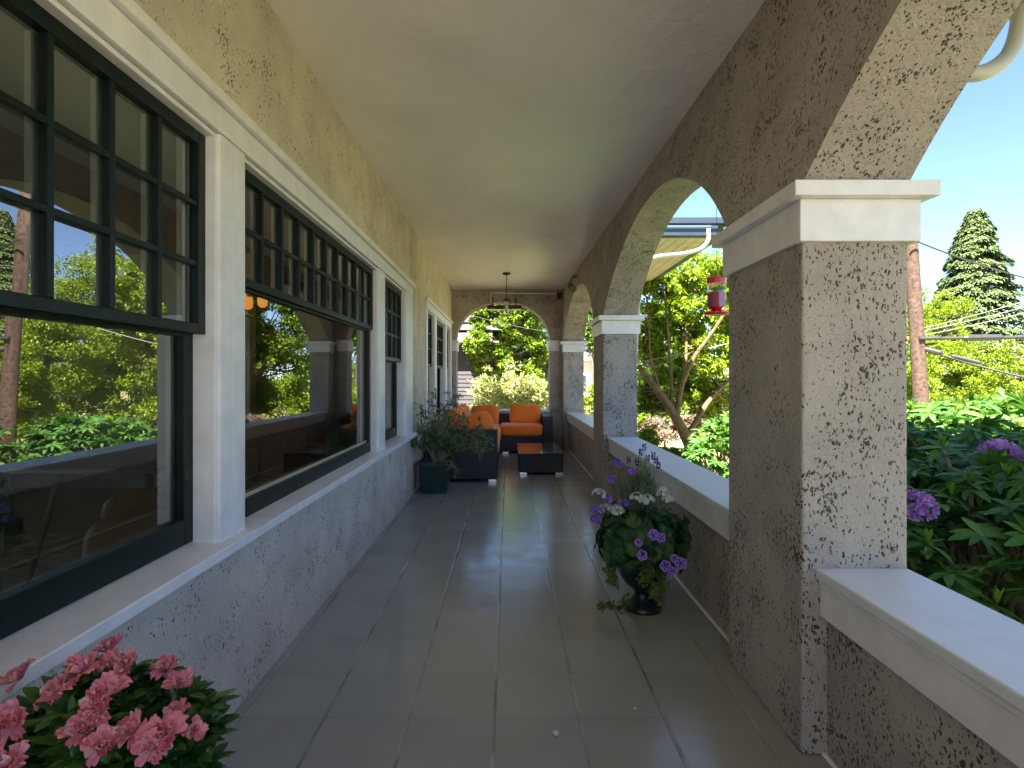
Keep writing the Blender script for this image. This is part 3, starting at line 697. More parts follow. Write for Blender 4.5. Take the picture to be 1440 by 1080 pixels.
def petunia(c, nrm, rad):
    g = Geo(); n_ = unit(np.array(nrm, float)); a = unit(np.cross(n_, [0, .2, 1])); b_ = np.cross(n_, a); K = 30; V = []; rings = [0, .18, .45, .75, 1]
    for r_ in rings:
        for k in range(K):
            th = 2 * math.pi * k / K; lobe = 1 - .13 * abs(math.sin(2.5 * th)) ** 3 if r_ > .5 else 1
            dep = -.55 * (1 - min(1, r_ * 1.6)) + .05 * math.sin(10 * th) * r_
            V.append(np.array(c) + rad * (r_ * lobe * (math.cos(th) * a + math.sin(th) * b_) + dep * n_))
    for i in range(len(rings) - 1):
        Fq = [(i * K + k, i * K + (k + 1) % K, (i + 1) * K + (k + 1) % K, (i + 1) * K + k) for k in range(K)]
        fa = [f for k, f in enumerate(Fq) if ((k % 6) in (0, 5) and i < 3) or i == 0]; fb = [f for f in Fq if f not in fa]
        if i == 0: g.add(V, fa, 1); base = g.n - len(V)
        else:
            if fa: g.F.append((np.array(fa), 1))
            if fb: g.F.append((np.array(fb), 0))
    g.build('petunia_bloom', ['pet_vio', 'pet_star'], urn, smooth=True)
for (px, py, r_) in ((919, 752, .030), (929, 756, .026), (898, 763, .022), (903, 781, .028), (936, 796, .030), (946, 803, .024), (957, 792, .032), (948, 785, .022), (943, 808, .02)):
    petunia(P(px, py, 2.85 + random.uniform(-.02, .02)), (random.uniform(-.5, .2), -1, random.uniform(.1, .5)), r_)

# ------------------------------------------------------------------ AZALEA IN THE FOREGROUND
AX, AY = -.77, 1.08
az = thing('azalea_plant', (AX, AY, 0), 'potted azalea with ruffled pink double blossoms at the bottom left', 'potted plant')
g = Geo(); g.lathe([(.001, .0), (.13, .0), (.17, .46), (.185, .46), (.185, .50), (.165, .50), (.155, .45), (.001, .44)], (AX, AY, 0), 36); g.build('pot', 'urn', az, smooth=True)
AV, AF = long_leaf(.22, 4, .15, .25)
g = Geo(); gst = Geo(); top = lambda x, y: .79 - 1.5 * ((x - AX) ** 2 + (y - AY) ** 2)
tipsA = []
for i in range(150):
    a = random.uniform(0, 6.283); r_ = random.random() ** .5 * .185; x = AX + r_ * math.cos(a); y = AY + r_ * math.sin(a) * .85
    z = .705 - 3.2 * r_ * r_ + random.uniform(-.10, .03); t = Vector((max(x, -1.03), y, z)); tipsA.append(t)
    b0 = Vector((AX + .2 * (x - AX), AY + .2 * (y - AY), .46)); pts = arc_pts([b0, b0.lerp(t, .55) + Vector(((x - AX) * .15, (y - AY) * .15, .03)), t], 4)
    gst.tube(pts, [.004 * (1 - k / len(pts)) + .0012 for k in range(len(pts))], 5)
    for p in pts[4:]:
        k = 4; dd = unit(rng.normal(size=(k, 3)) + np.array([(x - AX) * 3, (y - AY) * 3, .5])); g.scatter(AV, AF, np.tile(np.array(p), (k, 1)), dd, np.tile([0, 0, 1.], (k, 1)) + rng.normal(size=(k, 3)) * .3, rng.uniform(.028, .048, k))
    k = 6; ang = np.arange(k) * 1.05 + random.random() * 6; dd = unit(np.stack([np.cos(ang), np.sin(ang), rng.uniform(.05, .6, k)], 1))
    g.scatter(AV, AF, np.tile(np.array(t), (k, 1)), dd, np.tile([0, 0, 1.], (k, 1)), rng.uniform(.04, .062, k))
g.build('foliage', 'lf_aza', az, smooth=True); gst.build('stem', 'bark', az)
def azalea_bloom(c, nrm, rad):
    g = Geo(); n_ = unit(np.array(nrm, float)); a = unit(np.cross(n_, [.1, .2, 1])); b_ = np.cross(n_, a); c = np.array(c)
    for ring, (cnt, up, ln, off) in enumerate(((5, .22, 1.0, 0), (5, .6, .9, .5), (5, 1.4, .72, .2), (4, 3.2, .55, .7))):
        for k in range(cnt):
            th = 2 * math.pi * (k + off) / cnt + random.uniform(-.25, .25); pt, pf = petal_t(random.uniform(.26, .40), random.uniform(-.25, .35), .17, 7, 7, random.uniform(0, 6))
            d_ = unit(math.cos(th) * a + math.sin(th) * b_ + n_ * (up + random.uniform(-.3, .45)))
            g.scatter(pt, pf, [c], d_[None], (n_ - d_ * .2 + rng.normal(size=3) * .12)[None], [rad * ln * random.uniform(.78, 1.15)])
    g.build('blossom', 'pet_pink', az, smooth=True)
for (px, py, Y, r_) in ((30, 955, 1.12, .034), (6, 968, 1.15, .03), (79, 973, 1.02, .034), (116, 944, 1.06, .036), (155, 915, 1.15, .032), (160, 937, 1.10, .027), (178, 938, 1.08, .030), (233, 940, 1.12, .034), (250, 962, 1.08, .030), (15, 1020, .97, .037), (147, 978, 1.0, .036), (140, 1003, .98, .028), (114, 1028, .96, .034), (188, 1030, .98, .033), (232, 1030, .97, .040), (216, 1052, .95, .03), (144, 1050, .94, .034), (275, 1027, 1.02, .022), (12, 1078, .90, .034), (70, 1000, 1.1, .024), (250, 1000, 1.05, .024)):
    c = P(px, py, Y); nn = Vector((c.x - AX, c.y - AY - .25, .55)).normalized(); azalea_bloom(c, (nn.x + random.uniform(-.3, .3), nn.y + random.uniform(-.3, .3) - .2, nn.z + random.uniform(-.2, .3)), r_ * random.uniform(.95, 1.15))

# ------------------------------------------------------------------ FITTINGS
lt = thing('pendant_lantern', (-.03, 8.86, ZC), 'small glass and bronze lantern hanging by a rod from the porch ceiling', 'lamp')
X0, Y0 = -.03, 8.86
g = Geo(); g.lathe([(.001, -.035), (.05, -.03), (.065, -.012), (.065, 0)], (X0, Y0, ZC), 24); g.build('ceiling_rose', 'bronze', lt, smooth=True)
g = Geo(); g.tube([(X0, Y0, 2.56), (X0, Y0, 2.94)], .006, 8); g.build('rod', 'bronze', lt)
g = Geo(); g.box(X0 - .055, X0 + .055, Y0 - .055, Y0 + .055, 2.50, 2.54); g.box(X0 - .03, X0 + .03, Y0 - .03, Y0 + .03, 2.54, 2.565)
for sx in (-1, 1):
    for sy in (-1, 1): g.box(X0 + sx * .06 - .006, X0 + sx * .06 + .006, Y0 + sy * .06 - .006, Y0 + sy * .06 + .006, 2.29, 2.51)
g.box(X0 - .066, X0 + .066, Y0 - .066, Y0 + .066, 2.28, 2.295); g.build('frame', 'bronze', lt)
g = Geo(); g.box(X0 - .056, X0 + .056, Y0 - .056, Y0 + .056, 2.297, 2.498); g.build('glass_shade', 'clear', lt)
g = Geo(); g.lathe([(.001, 0), (.02, .0), (.022, .10), (.012, .14), (.001, .14)], (X0, Y0, 2.32), 16); g.build('bulb', 'palehouse', lt, smooth=True)

ht = thing('patio_heater', (-.08, 10.4, 2.6), 'long dark bar heater mounted across the top of the far arch', 'heater')
g = Geo(); g.box(-.40, .25, 10.36, 10.46, 2.575, 2.645); g.build('body', 'bronze', ht, bevel=.02)
g = Geo(); g.box(-.39, .24, 10.352, 10.45, 2.555, 2.573); g.build('reflector', 'steel', ht)
g = Geo(); g.box(-.30, -.28, 10.42, 10.5, 2.64, 2.80); g.build('bracket', 'bronze', ht)
g = Geo(); g.box(.13, .15, 10.42, 10.5, 2.64, 2.80); g.build('bracket', 'bronze', ht)
cd = thing('electric_conduit', (.9, 10.48, 2.88), 'thin white conduit along the top of the far wall down to the heater', 'conduit')
g = Geo(); g.tube([(.92, 10.48, 2.875), (-.33, 10.48, 2.89)], .011, 8); g.tube([(-.33, 10.48, 2.89), (-.33, 10.48, 2.64)], .011, 8); g.build('pipe', 'trim', cd)
g = Geo(); g.box(.91, .99, 10.43, 10.5, 2.78, 2.90); g.build('junction_box', 'bronze', cd, bevel=.006)
sp_ = thing('spotlight', (1.0, 8.6, 2.7), 'small black spotlight on a bracket high on the arcade wall near the far arch', 'lamp')
g = Geo(); g.box(1.0, 1.07, 8.57, 8.63, 2.84, 2.87); g.tube([(1.0, 8.6, 2.86), (.965, 8.6, 2.80), (.965, 8.6, 2.74)], .010, 8); g.build('bracket', 'black', sp_)
g = Geo(); g.tube([(.945, 8.66, 2.755), (.95, 8.60, 2.72), (.975, 8.52, 2.67), (.985, 8.49, 2.65)], [.02, .045, .055, .06], 16); g.build('head', 'black', sp_, smooth=False)

FX, FY = 1.194, 3.2
fd = thing('hummingbird_feeder', (FX, FY, 1.66), 'red and clear hummingbird feeder hanging in the second arch', 'bird feeder')
g = Geo(); g.lathe([(.001, 0), (.06, .0), (.072, .008), (.072, .016), (.05, .024), (.03, .03)], (FX, FY, 1.658), 28)
g.build('feeding_dish', 'red', fd, smooth=False)
def hexprism(g, r0, r1, z0, z1, k=6):
    g.lathe([(.001, z0), (r0, z0), (r1, z1), (.001, z1)], (FX, FY, 0), k)
g = Geo(); hexprism(g, .03, .052, 1.688, 1.705); hexprism(g, .052, .052, 1.705, 1.788); g.build('nectar', 'redliq', fd)
g = Geo(); hexprism(g, .054, .054, 1.700, 1.842); g.build('bottle', 'clear', fd)
g = Geo(); hexprism(g, .056, .058, 1.838, 1.872); g.lathe([(.012, 1.872), (.012, 1.885), (.001, 1.885)], (FX, FY, 0), 10); g.build('cap', 'red', fd)
g = Geo(); g.tube([(FX, FY, 1.88), (FX, FY, 2.56)], .0015, 5); g.build('hanging_wire', 'cable', fd)

for (px, py, lab, s) in ((782, 1036, 'white fallen blossom on the floor tiles near the camera', .016), (893, 999, 'tiny white petal on the floor tiles below the urn', .008)):
    Y = CAMZ * F / (py - VY); c = P(px, py, Y); g = Geo(); pt, pf = petal_t(.5, .3, .1, 3, 3)
    for k in range(5):
        th = k * 1.25; g.scatter(pt, pf, [(c.x, c.y, .004)], np.array([[math.cos(th), math.sin(th), .35]]), np.array([[0, 0, 1.]]), [s])
    tag(g.build('fallen_blossom', 'pet_white', origin=(c.x, c.y, .004)), lab, 'petal')

# ------------------------------------------------------------------ INSIDE THE ROOM
ch = thing('chandelier', (-2.4, 3.6, 2.2), 'chandelier with glowing amber shades seen through the wide window', 'lamp')
cc = Vector((-2.75, 5.65, 1.98))
g = Geo(); g.tube([cc + Vector((0, 0, -.05)), Vector((cc.x, cc.y, 2.75))], .012, 8)
for k in range(5):
    a = k * 2 * math.pi / 5 + .3; d_ = Vector((math.cos(a), math.sin(a), 0)) * .24
    g.tube(arc_pts([cc, cc + d_ * .6 + Vector((0, 0, -.07)), cc + d_, cc + d_ + Vector((0, 0, .04))], 4), .008, 6)
g.build('frame', 'bronze', ch)
for k in range(5):
    a = k * 2 * math.pi / 5 + .3; d_ = Vector((math.cos(a), math.sin(a), 0)) * .24; p_ = cc + d_ + Vector((0, 0, .04))
    g = Geo(); g.lathe([(.02, 0), (.045, .02), (.05, .08), (.042, .13)], p_, 16); g.build('shade', 'amber', ch, smooth=True)
rg = Geo(); rg.box(-4.2, -1.5, 1.4, 4.6, .002, .014); tag(rg.build('rug', 'rug', origin=(-2.8, 3, 0)), 'mottled dark rug on the floor of the room inside', 'rug')
def table_in(x, y, lab):
    t = thing('dining_table', (x, y, 0), lab, 'table')
    g = Geo(); g.box(x - .45, x + .45, y - .8, y + .8, .71, .745); g.build('table_top', 'darkwood', t, bevel=.006)
    for sx in (-1, 1):
        for sy in (-1, 1):
            g = Geo(); g.tube([(x + sx * .28, y + sy * .6, .71), (x + sx * .40, y + sy * .72, 0)], [.026, .014], 10); g.build('leg', 'darkwood', t)
table_in(-2.6, 4.2, 'dark table on splayed legs inside the room behind the windows')
def armchair(x, y, rz, lab):
    t = thing('armchair', (x, y, 0), lab, 'armchair', 'tan armchairs in the room'); mx = Matrix.Translation((x, y, 0)) @ Matrix.Rotation(rz, 4, 'Z')
    g = Geo(); rbox(g, -.33, .33, -.30, .33, .30, .46, e=5, puff=.1, Mx=mx); g.build('seat', 'leather', t, smooth=True)
    g = Geo(); rbox(g, -.34, .34, .26, .42, .30, .92, e=4, puff=.1, Mx=mx); g.build('backrest', 'leather', t, smooth=True)
    for s in (-1, 1):
        g = Geo(); rbox(g, s * .36 - .05, s * .36 + .05, -.28, .36, .28, .62, e=4, Mx=mx); g.build('arm', 'leather', t, smooth=True)
        for q in (-.25, .3):
            g = Geo(); g.tube([mx @ Vector((s * .28, q, .3)), mx @ Vector((s * .31, q * 1.1, 0))], [.02, .012], 8); g.build('leg', 'darkwood', t)
armchair(-2.0, 3.15, R(-60), 'tan leather armchair beside the table, seen through the nearest window')
armchair(-2.3, 5.75, R(40), 'tan leather armchair seen low in the wide window')
ip = thing('indoor_planter', (-1.75, 1.5, 0), 'ribbed green planter with white flowers inside the nearest window', 'planter')
g = Geo(); g.lathe([(.001, .45), (.16, .45), (.19, .55), (.19, .86), (.175, .86), (.17, .80), (.001, .79)], (-1.72, 1.62, 0), 36); g.build('pot', mat_simple('sage_pot', (.34, .38, .24), .5, bmp=.6, bscale=30), ip, smooth=True)
g = Geo(); d, ps = dome(160, (-1.72, 1.62, .92), (.2, .2, .13), -.2); g.scatter(RLv, RLf, ps, unit(np.cross(d, rng.normal(size=d.shape))), d, rng.uniform(.05, .09, len(ps))); g.build('foliage', 'lf_ger', ip)
floret_ball((-1.65, 1.62, 1.04), .07, 26, .025, 'pet_white', ip, 'flower')
stn = thing('plant_stand', (-1.72, 1.62, 0), 'dark wooden stand under the green planter inside the window', 'stand')
g = Geo(); g.box(-1.9, -1.54, 1.44, 1.8, .41, .448); g.build('shelf', 'darkwood', stn)
for sx in (-1, 1):
    for sy in (-1, 1):
        g = Geo(); g.tube([(-1.72 + sx * .14, 1.62 + sy * .14, .41), (-1.72 + sx * .16, 1.62 + sy * .16, 0)], .014, 8); g.build('leg', 'darkwood', stn)

# ------------------------------------------------------------------ OUTSIDE: ground
def gz(x, y): 
    r_ = max(0, x - 6); return -.85 - .012 * max(0, y - 12) - .015 * r_ + .06 * math.sin(x * .7) * math.sin(y * .5)
g = Geo(); xs = np.concatenate([-np.geomspace(900, 12, 14), np.linspace(-10, 40, 51), np.geomspace(45, 900, 14)]); ys = np.concatenate([-np.geomspace(900, 12, 14), np.linspace(-10, 45, 56), np.geomspace(50, 900, 14)])
V = [(x, y, (gz(x, y) if max(abs(x), abs(y)) < 45 else -1.6)) for x in xs for y in ys]; ny = len(ys)
g.add(V, [(i * ny + j, (i + 1) * ny + j, (i + 1) * ny + j + 1, i * ny + j + 1) for i in range(len(xs) - 1) for j in range(ny - 1)])
tag(g.build('ground', 'lawn', smooth=True), 'grassy sunlit garden ground', 'ground', kind='structure')
g = Geo(); g.box(1.4, 2.3, -3, 30, -.86, -.75, 0); g.build('garden_path', 'path'); tag(bpy.data.objects['garden_path'], 'pale concrete path beside the porch', 'path', kind='structure')  # added out of view behind the rail, bounces sunlight into the porch
g = Geo(); g.box(XL - 6.3, XO, -3.5, YF + .36, -1.2, -.121); g.build('foundation', 'stucco', house)

# ------------------------------------------------------------------ TREES
def tree(name, label, cat, base, clumps, nleaf, lsize, leafmat, trunks, trad=.12, barkmat='bark', group=None, crown='crown', limb=30, flat=.75, sub=None, drop=0.0):
    """clumps: list of (center, radius triple). leaves fill many small sub-clumps so sky shows through between them"""
    t = thing(name, base, label, cat, group)
    gt = Geo(); ends = []
    for pts, r0, r1 in trunks:
        pp = arc_pts(pts, 5); gt.tube(pp, [r0 + (r1 - r0) * i / (len(pp) - 1) for i in range(len(pp))], 9); ends += pp[len(pp) // 3:]
    vol = np.array([r[0] * r[1] * r[2] for c, r in clumps]) ** (2 / 3); vol /= vol.sum()
    g = Geo(); tot = 0
    for (c, r), fr in zip(clumps, vol):
        n = int(nleaf * fr); sr = (sub or .28) * min(r); nsub = max(6, int(2.1 * (max(r) * r[2]) / sr ** 2)); per = max(8, n // nsub)
        d = rsphere(nsub); u = rng.uniform(.25, 1, nsub) ** .45; cs = np.array(c) + d * np.array(r) * u[:, None] * (1 + rng.normal(size=(nsub, 1)) * .12)
        for s_ in range(nsub):
            rr = sr * rng.uniform(.55, 1.35); dd = rsphere(per); uu = rng.uniform(0, 1, per) ** .5
            ps = cs[s_] + dd * uu[:, None] * np.array([rr * 1.25, rr * 1.25, rr * flat])
            ax_ = unit(dd * .6 + rng.normal(size=(per, 3)) * .7 + np.array([0, 0, -.35 - drop]))
            nr = dd * .5 + np.array([0, 0, 1.]) + rng.normal(size=(per, 3)) * .55
            g.scatter(LEAF_T, LEAF_F, ps, ax_, nr, rng.uniform(.5, 1.5, per) * lsize)
        for s_ in range(min(limb, nsub)):
            e = min(ends, key=lambda q: (q - Vector(cs[s_])).length + max(0, q.z - cs[s_][2]) * 2) if ends else None
            if e is None: continue
            tg = Vector(cs[s_]); mid = e.lerp(tg, .5) + Vector((0, 0, -.1 * (tg - e).length)) + Vector(rng.normal(size=3) * .06 * (tg - e).length)
            pp = arc_pts([e, mid, tg], 3); q0 = trad * .32; gt.tube(pp, [q0 * (1 - i / len(pp)) + .008 for i in range(len(pp))], 5)
    gt.build('trunk', barkmat, t, smooth=True); g.build(crown, leafmat, t)
    return t
def V3(px, py, Y): return P(px, py, Y)
def CL(px, py, Y, rpx, rpy, ry=None):
    s = Y / F; return (tuple(P(px, py, Y)), (rpx * s, ry or rpx * s * .8, rpy * s))
def simple(px, Y, pyt, r=.14):
    b_ = P(px, 531, Y); z0 = gz(b_.x, Y) - .1; t = P(px, pyt, Y); return [((b_.x, Y, z0), (b_.x + .15, Y, (z0 + t.z) * .5), (t.x, Y, t.z))], r

# second arch: multi-stemmed tree with leaning trunks
Yt = 11.0; bp_ = (P(994, 672, Yt).x, Yt, gz(3.9, Yt) - .1)
trk = [([bp_, P(968, 622, Yt), P(945, 578, Yt), P(922, 545, Yt), P(898, 515, 11.2)], .13, .05),
       ([P(952, 590, Yt), P(958, 545, 10.9), P(975, 505, 10.8), P(1000, 470, 10.7), P(1020, 440, 10.6)], .06, .025),
       ([P(945, 578, Yt), P(944, 530, Yt), P(940, 480, 11.1), P(935, 420, 11.2), P(925, 370, 11.3)], .04, .015),
       ([P(950, 588, Yt), P(965, 500, 11.2), P(962, 440, 11.3), P(968, 380, 11.4)], .04, .015),
       ([P(930, 555, Yt), P(915, 500, 11.1), P(912, 440, 11.2), P(905, 400, 11.3)], .03, .012),
       ([P(965, 615, Yt), P(1000, 560, 11.1), P(1040, 520, 11.3), P(1080, 470, 11.5)], .06, .02)]
tree('spreading_tree', 'spreading yellow-green tree with several leaning mossy trunks seen through the second arch', 'tree', bp_,
     [CL(935, 420, 11.4, 38, 50), CL(985, 410, 11.3, 42, 54), CL(945, 545, 11.8, 50, 34), CL(912, 560, 11.6, 20, 24), CL(1000, 560, 12, 30, 30), CL(1010, 500, 11.0, 30, 30), CL(915, 480, 11.5, 26, 34), CL(1060, 440, 11.6, 55, 70), CL(965, 475, 11.6, 30, 26)],
     50000, .075, 'lf_yel', trk, .05, 'bark_y', limb=12, sub=.30)
tspec = [
 # label, px, Y, clumps, n, size, mat
 ('tall yellow-green tree rising behind the first pillar', 1175, 21, [CL(1175, 400, 21, 75, 80), CL(1140, 480, 21, 70, 70), CL(1215, 480, 20.5, 60, 60), CL(1170, 560, 21, 80, 50)], 46000, .11, 'lf_yel'),
 ('bright lime maple left of the utility pole', 1265, 19, [CL(1262, 440, 19, 45, 55), CL(1250, 510, 18.6, 60, 60), CL(1285, 560, 18.4, 50, 40)], 30000, .09, 'lf_yel'),
 ('lime maple right of the utility pole in front of the conifer', 1342, 23, [CL(1328, 462, 23, 36, 52), CL(1322, 530, 22.5, 44, 56), CL(1400, 520, 23, 34, 44), CL(1372, 540, 22.8, 34, 44), CL(1350, 580, 22.3, 60, 34)], 60000, .085, 'lf_yel'),
 ('pale yellow-green bushy tree at the right edge under the cables', 1425, 26, [CL(1430, 560, 26, 40, 34), CL(1460, 530, 26, 34, 40), CL(1405, 580, 25.5, 40, 24)], 26000, .09, 'lf_yel'),
 ('mid green tree behind the spreading tree', 1010, 27, [CL(960, 570, 26, 70, 40), CL(985, 440, 27, 60, 70), CL(1045, 400, 27, 60, 80), CL(1020, 520, 26, 80, 60), CL(935, 480, 27, 45, 60)], 44000, .15, 'lf_bright'),
 ('bluish mid green tree left of the spreading tree, pale sky between its twigs', 905, 24, [CL(905, 470, 24, 30, 45), CL(885, 520, 24, 40, 40)], 5000, .13, 'lf_mid'),
 ('mid green tree closing the garden behind the tall yellow-green tree', 1110, 30, [CL(1110, 430, 30, 60, 90), CL(1100, 530, 30, 90, 60)], 14000, .16, 'lf_mid'),
]
for lab, px, Y, cl, n, sz, mt in tspec:
    tr_, r_ = simple(px, Y, 480, .2); tree('leafy_tree', lab, 'tree', tr_[0][0], cl, n, sz, mt, [(tr_[0], r_, .06)], .14, group='trees across the garden', limb=14)
# far arch
tr_, r_ = simple(712, 18, 470, .2)
tree('leafy_tree', 'broad-leaved bright green tree beyond the far arch, behind the pale shrub', 'tree', tr_[0][0], [CL(700, 462, 18, 34, 32), CL(735, 445, 18.2, 30, 30), CL(690, 500, 17.6, 30, 34), CL(735, 500, 18.4, 36, 40), CL(676, 440, 17.4, 20, 22), CL(672, 478, 17, 18, 20), CL(720, 430, 18, 30, 20)], 40000, .10, 'lf_bright', [(tr_[0], r_, .06)], .14, group='trees beyond the far arch', sub=.3)
tr_, r_ = simple(765, 24, 460, .2)
tree('leafy_tree', 'dark green tree at the right of the far arch, behind the bright tree', 'tree', tr_[0][0], [CL(765, 460, 24, 44, 54), CL(750, 530, 24, 50, 44), CL(720, 430, 24.5, 40, 30)], 13000, .15, 'lf_dark', [(tr_[0], r_, .06)], .14, group='trees beyond the far arch')
b_ = P(718, 575, 14)
tree('variegated_shrub', 'rounded cream and green variegated shrub just beyond the far arch rail', 'shrub', (b_.x, 14, gz(0, 14)), [((b_.x, 14, .55), (.92, .8, 1.1)), (tuple(P(745, 560, 13.8)), (.45, .5, .6)), (tuple(P(690, 565, 13.8)), (.5, .5, .7))], 17000, .062, 'lf_var',
     [([(b_.x, 14, -.9), (b_.x + .1, 14, 0), (b_.x + .2, 14, .7)], .05, .02)], .04, crown='foliage', limb=8, sub=.22, drop=-.7)
# gap beside the far pillar
tr_, r_ = simple(829, 19, 470, .12)
tree('leafy_tree', 'thin-leaved tree with airy twigs just right of the far pillar', 'tree', tr_[0][0], [CL(832, 455, 19, 14, 40)], 1500, .11, 'lf_mid', [(tr_[0], r_, .04)], .1)
tr_ = simple(835, 17, 560, .1)[0]
tree('round_shrub', 'sunlit yellow-green shrub low between the far pillars', 'shrub', tr_[0][0], [CL(835, 580, 17, 26, 42), CL(880, 585, 16, 26, 26)], 6000, .09, 'lf_yel', [(tr_[0], .06, .02)], .05, crown='foliage', limb=5)
# brush and small shrubs low in the second arch
for lab, px, py, Y, rx, rz, n, sz, mt in (
    ('dry pinkish brushy shrub low behind the leaning trunks', 935, 604, 17, 40, 17, 4000, .09, 'lf_pink'),
    ('dry pinkish brushy shrub towards the first pillar, under the leaning branch', 1000, 590, 18, 36, 22, 3500, .09, 'lf_pink'),
    ('low bright green shrub at the foot of the second pillar', 912, 618, 12.5, 14, 18, 2500, .06, 'lf_yel'),
    ('low mid green ground shrub beneath the leaning trunk', 950, 640, 10, 28, 10, 3000, .05, 'lf_mid')):
    c, r_ = CL(px, py, Y, rx, rz); tr_ = [(c[0], c[1], gz(c[0], c[1]) - .1), (c[0], c[1], c[2] - r_[2] * .3), (c[0] + .05, c[1], c[2])]
    tree('garden_shrub', lab, 'shrub', tr_[0], [(c, r_)], n, sz, mt, [(tr_, .04, .015)], .04, group='shrubs in the garden', crown='foliage', limb=6)

# conifer
def conifer(label, px, pyt, Y, half, zb, leafn):
    t0 = P(px, pyt, Y); b_ = Vector((t0.x, Y, gz(t0.x, Y) - .2)); H = t0.z - zb
    t = thing('conifer_tree', b_, label, 'tree'); g = Geo(); g.tube([b_, Vector((t0.x, Y, zb)), t0 - Vector((0, 0, .3))], [.35, .3, .03], 10); g.build('trunk', 'bark', t)
    g = Geo(); NB = 1000
    for i in range(NB):
        h = (1 - rng.uniform(0, 1) ** 1.0); h = rng.uniform(0, 1) ** 1.2
        Rr = half * (1 - h) ** .8 * rng.uniform(.72, 1.08) + .12; a = rng.uniform(0, 6.283); z = zb + H * h
        rr = rng.uniform(.62, 1) * Rr; c = np.array([t0.x + math.cos(a) * rr, Y + math.sin(a) * rr, z - rr * .18])
        n = leafn; u = rng.uniform(0, 1, n) ** .7; out = np.array([math.cos(a), math.sin(a), 0])
        s = .75 * (1 - h * .55); tang = np.array([-math.sin(a), math.cos(a), 0]); w_ = rng.normal(size=n) * .32 * s
        ps = c + out * ((u - .5) * s)[:, None] + tang * w_[:, None] + np.array([0, 0, 1]) * (-.45 * (u ** 2) * s - abs(w_) * .35 + rng.normal(size=n) * .05)[:, None]
        ax_ = unit(out * .8 + tang * (w_ * 1.5)[:, None] + np.array([0, 0, -.75]) + rng.normal(size=(n, 3)) * .22); g.scatter(LEAF_T, LEAF_F, ps, ax_, np.tile(out * .5 + [0, 0, 1.], (n, 1)) + rng.normal(size=(n, 3)) * .3, rng.uniform(.14, .26, n))
    g.build('crown', 'lf_con', t); return t
conifer('tall pointed dark conifer standing against the blue sky at the right', 1372, 294, 30, 3.3, .8, 60)

# ------------------------------------------------------------------ RHODODENDRONS
RV, RF = long_leaf(.17, 5, .30, .25); SV, SF = long_leaf(.16, 3, -.15, .5)
def rhodo(label, cx, cy, rx, ry, hfun, n, lsz, blooms, seed, name='rhododendron_bush', group='rhododendrons outside the porch'):
    t = thing(name, (cx, cy, gz(cx, cy)), label, 'shrub', group); g = Geo(); gn = Geo(); gst = Geo(); base = Vector((cx, cy, gz(cx, cy) - .05))
    for i in range(n):
        a = rng.uniform(0, 6.283); r_ = math.sqrt(rng.uniform(0, 1)); x = cx + rx * r_ * math.cos(a); y = cy + ry * r_ * math.sin(a)
        depth = rng.choice([0, 0, 0, .12, .3, .5]); z = hfun(x, y, r_) - depth * rng.uniform(.4, 1) + rng.normal() * .05
        if x < 1.52: continue
        tp = np.array([x, y, z]); k = rng.integers(7, 11); ang = np.arange(k) * 2 * math.pi / k + rng.uniform(0, 6); tilt = rng.normal(size=3) * .35 + np.array([0, 0, 1]); tilt = unit(tilt)
        a1 = unit(np.cross(tilt, [.3, .8, .1])); a2 = np.cross(tilt, a1)
        dd = unit(np.cos(ang)[:, None] * a1 + np.sin(ang)[:, None] * a2 + tilt * rng.uniform(-.15, .45, k)[:, None])
        g.scatter(RV, RF, np.tile(tp, (k, 1)), dd, np.tile(tilt, (k, 1)), rng.uniform(.75, 1.15, k) * lsz)
        if depth == 0 and rng.uniform() < .5:
            k = 6; ang = np.arange(k) * 1.05 + rng.uniform(0, 6); dd = unit(np.stack([np.cos(ang) * .5, np.sin(ang) * .5, np.ones(k)], 1)); gn.scatter(SV, SF, np.tile(tp + [0, 0, .01], (k, 1)), dd, -np.stack([np.cos(ang), np.sin(ang), 0 * ang], 1) + [0, 0, .2], rng.uniform(.4, .7, k) * lsz)
        if rng.uniform() < .22:
            b0 = base + Vector(rng.normal(size=3) * .12); m_ = b0.lerp(Vector(tp), .6) + Vector((rng.normal() * .1, rng.normal() * .1, -.12)); gst.tube(arc_pts([b0, m_, Vector(tp)], 4), [.022 - .0016 * q for q in range(9)], 5)
    g.build('foliage', 'lf_rho', t, smooth=True); gst.build('stem', 'stem', t, smooth=True)
    if gn.n: gn.build('new_shoots', 'lf_new', t, smooth=True)
    for c, r_ in blooms: floret_ball(c, r_, 34 if r_ > .05 else 14, r_ * .55, 'pet_rho', t, 'flower_cluster', up=(-.3, -.5, .7), flat=.8, cup=.35, w=.34)
    return t
rhodo('large-leaved rhododendron with purple flower heads right beside the near rail', 2.75, 3.0, 1.3, 1.9, lambda x, y, r: .90 - .40 * r ** 3 + .03 * (y - 3), 1900, .100,
      [(P(1407, 645, 2.75), .075), (P(1288, 712, 2.35), .055), (P(1351, 638, 3.2), .026)], 1)
rhodo('dense dark rhododendron behind the flowering one, below the utility pole', 4.9, 5.2, 2.2, 1.5, lambda x, y, r: 1.02 - .35 * r ** 3, 1100, .13, [], 2)
rhodo('dark leafy rhododendron outside the second arch next to the first pillar', 3.35, 7.6, .95, 1.0, lambda x, y, r: .72 - .5 * r ** 3, 420, .125, [], 3)
rhodo('rhododendron at the right edge behind the flowering one', 4.6, 3.2, .9, 1.6, lambda x, y, r: .98 - .4 * r ** 3, 520, .12, [], 4)

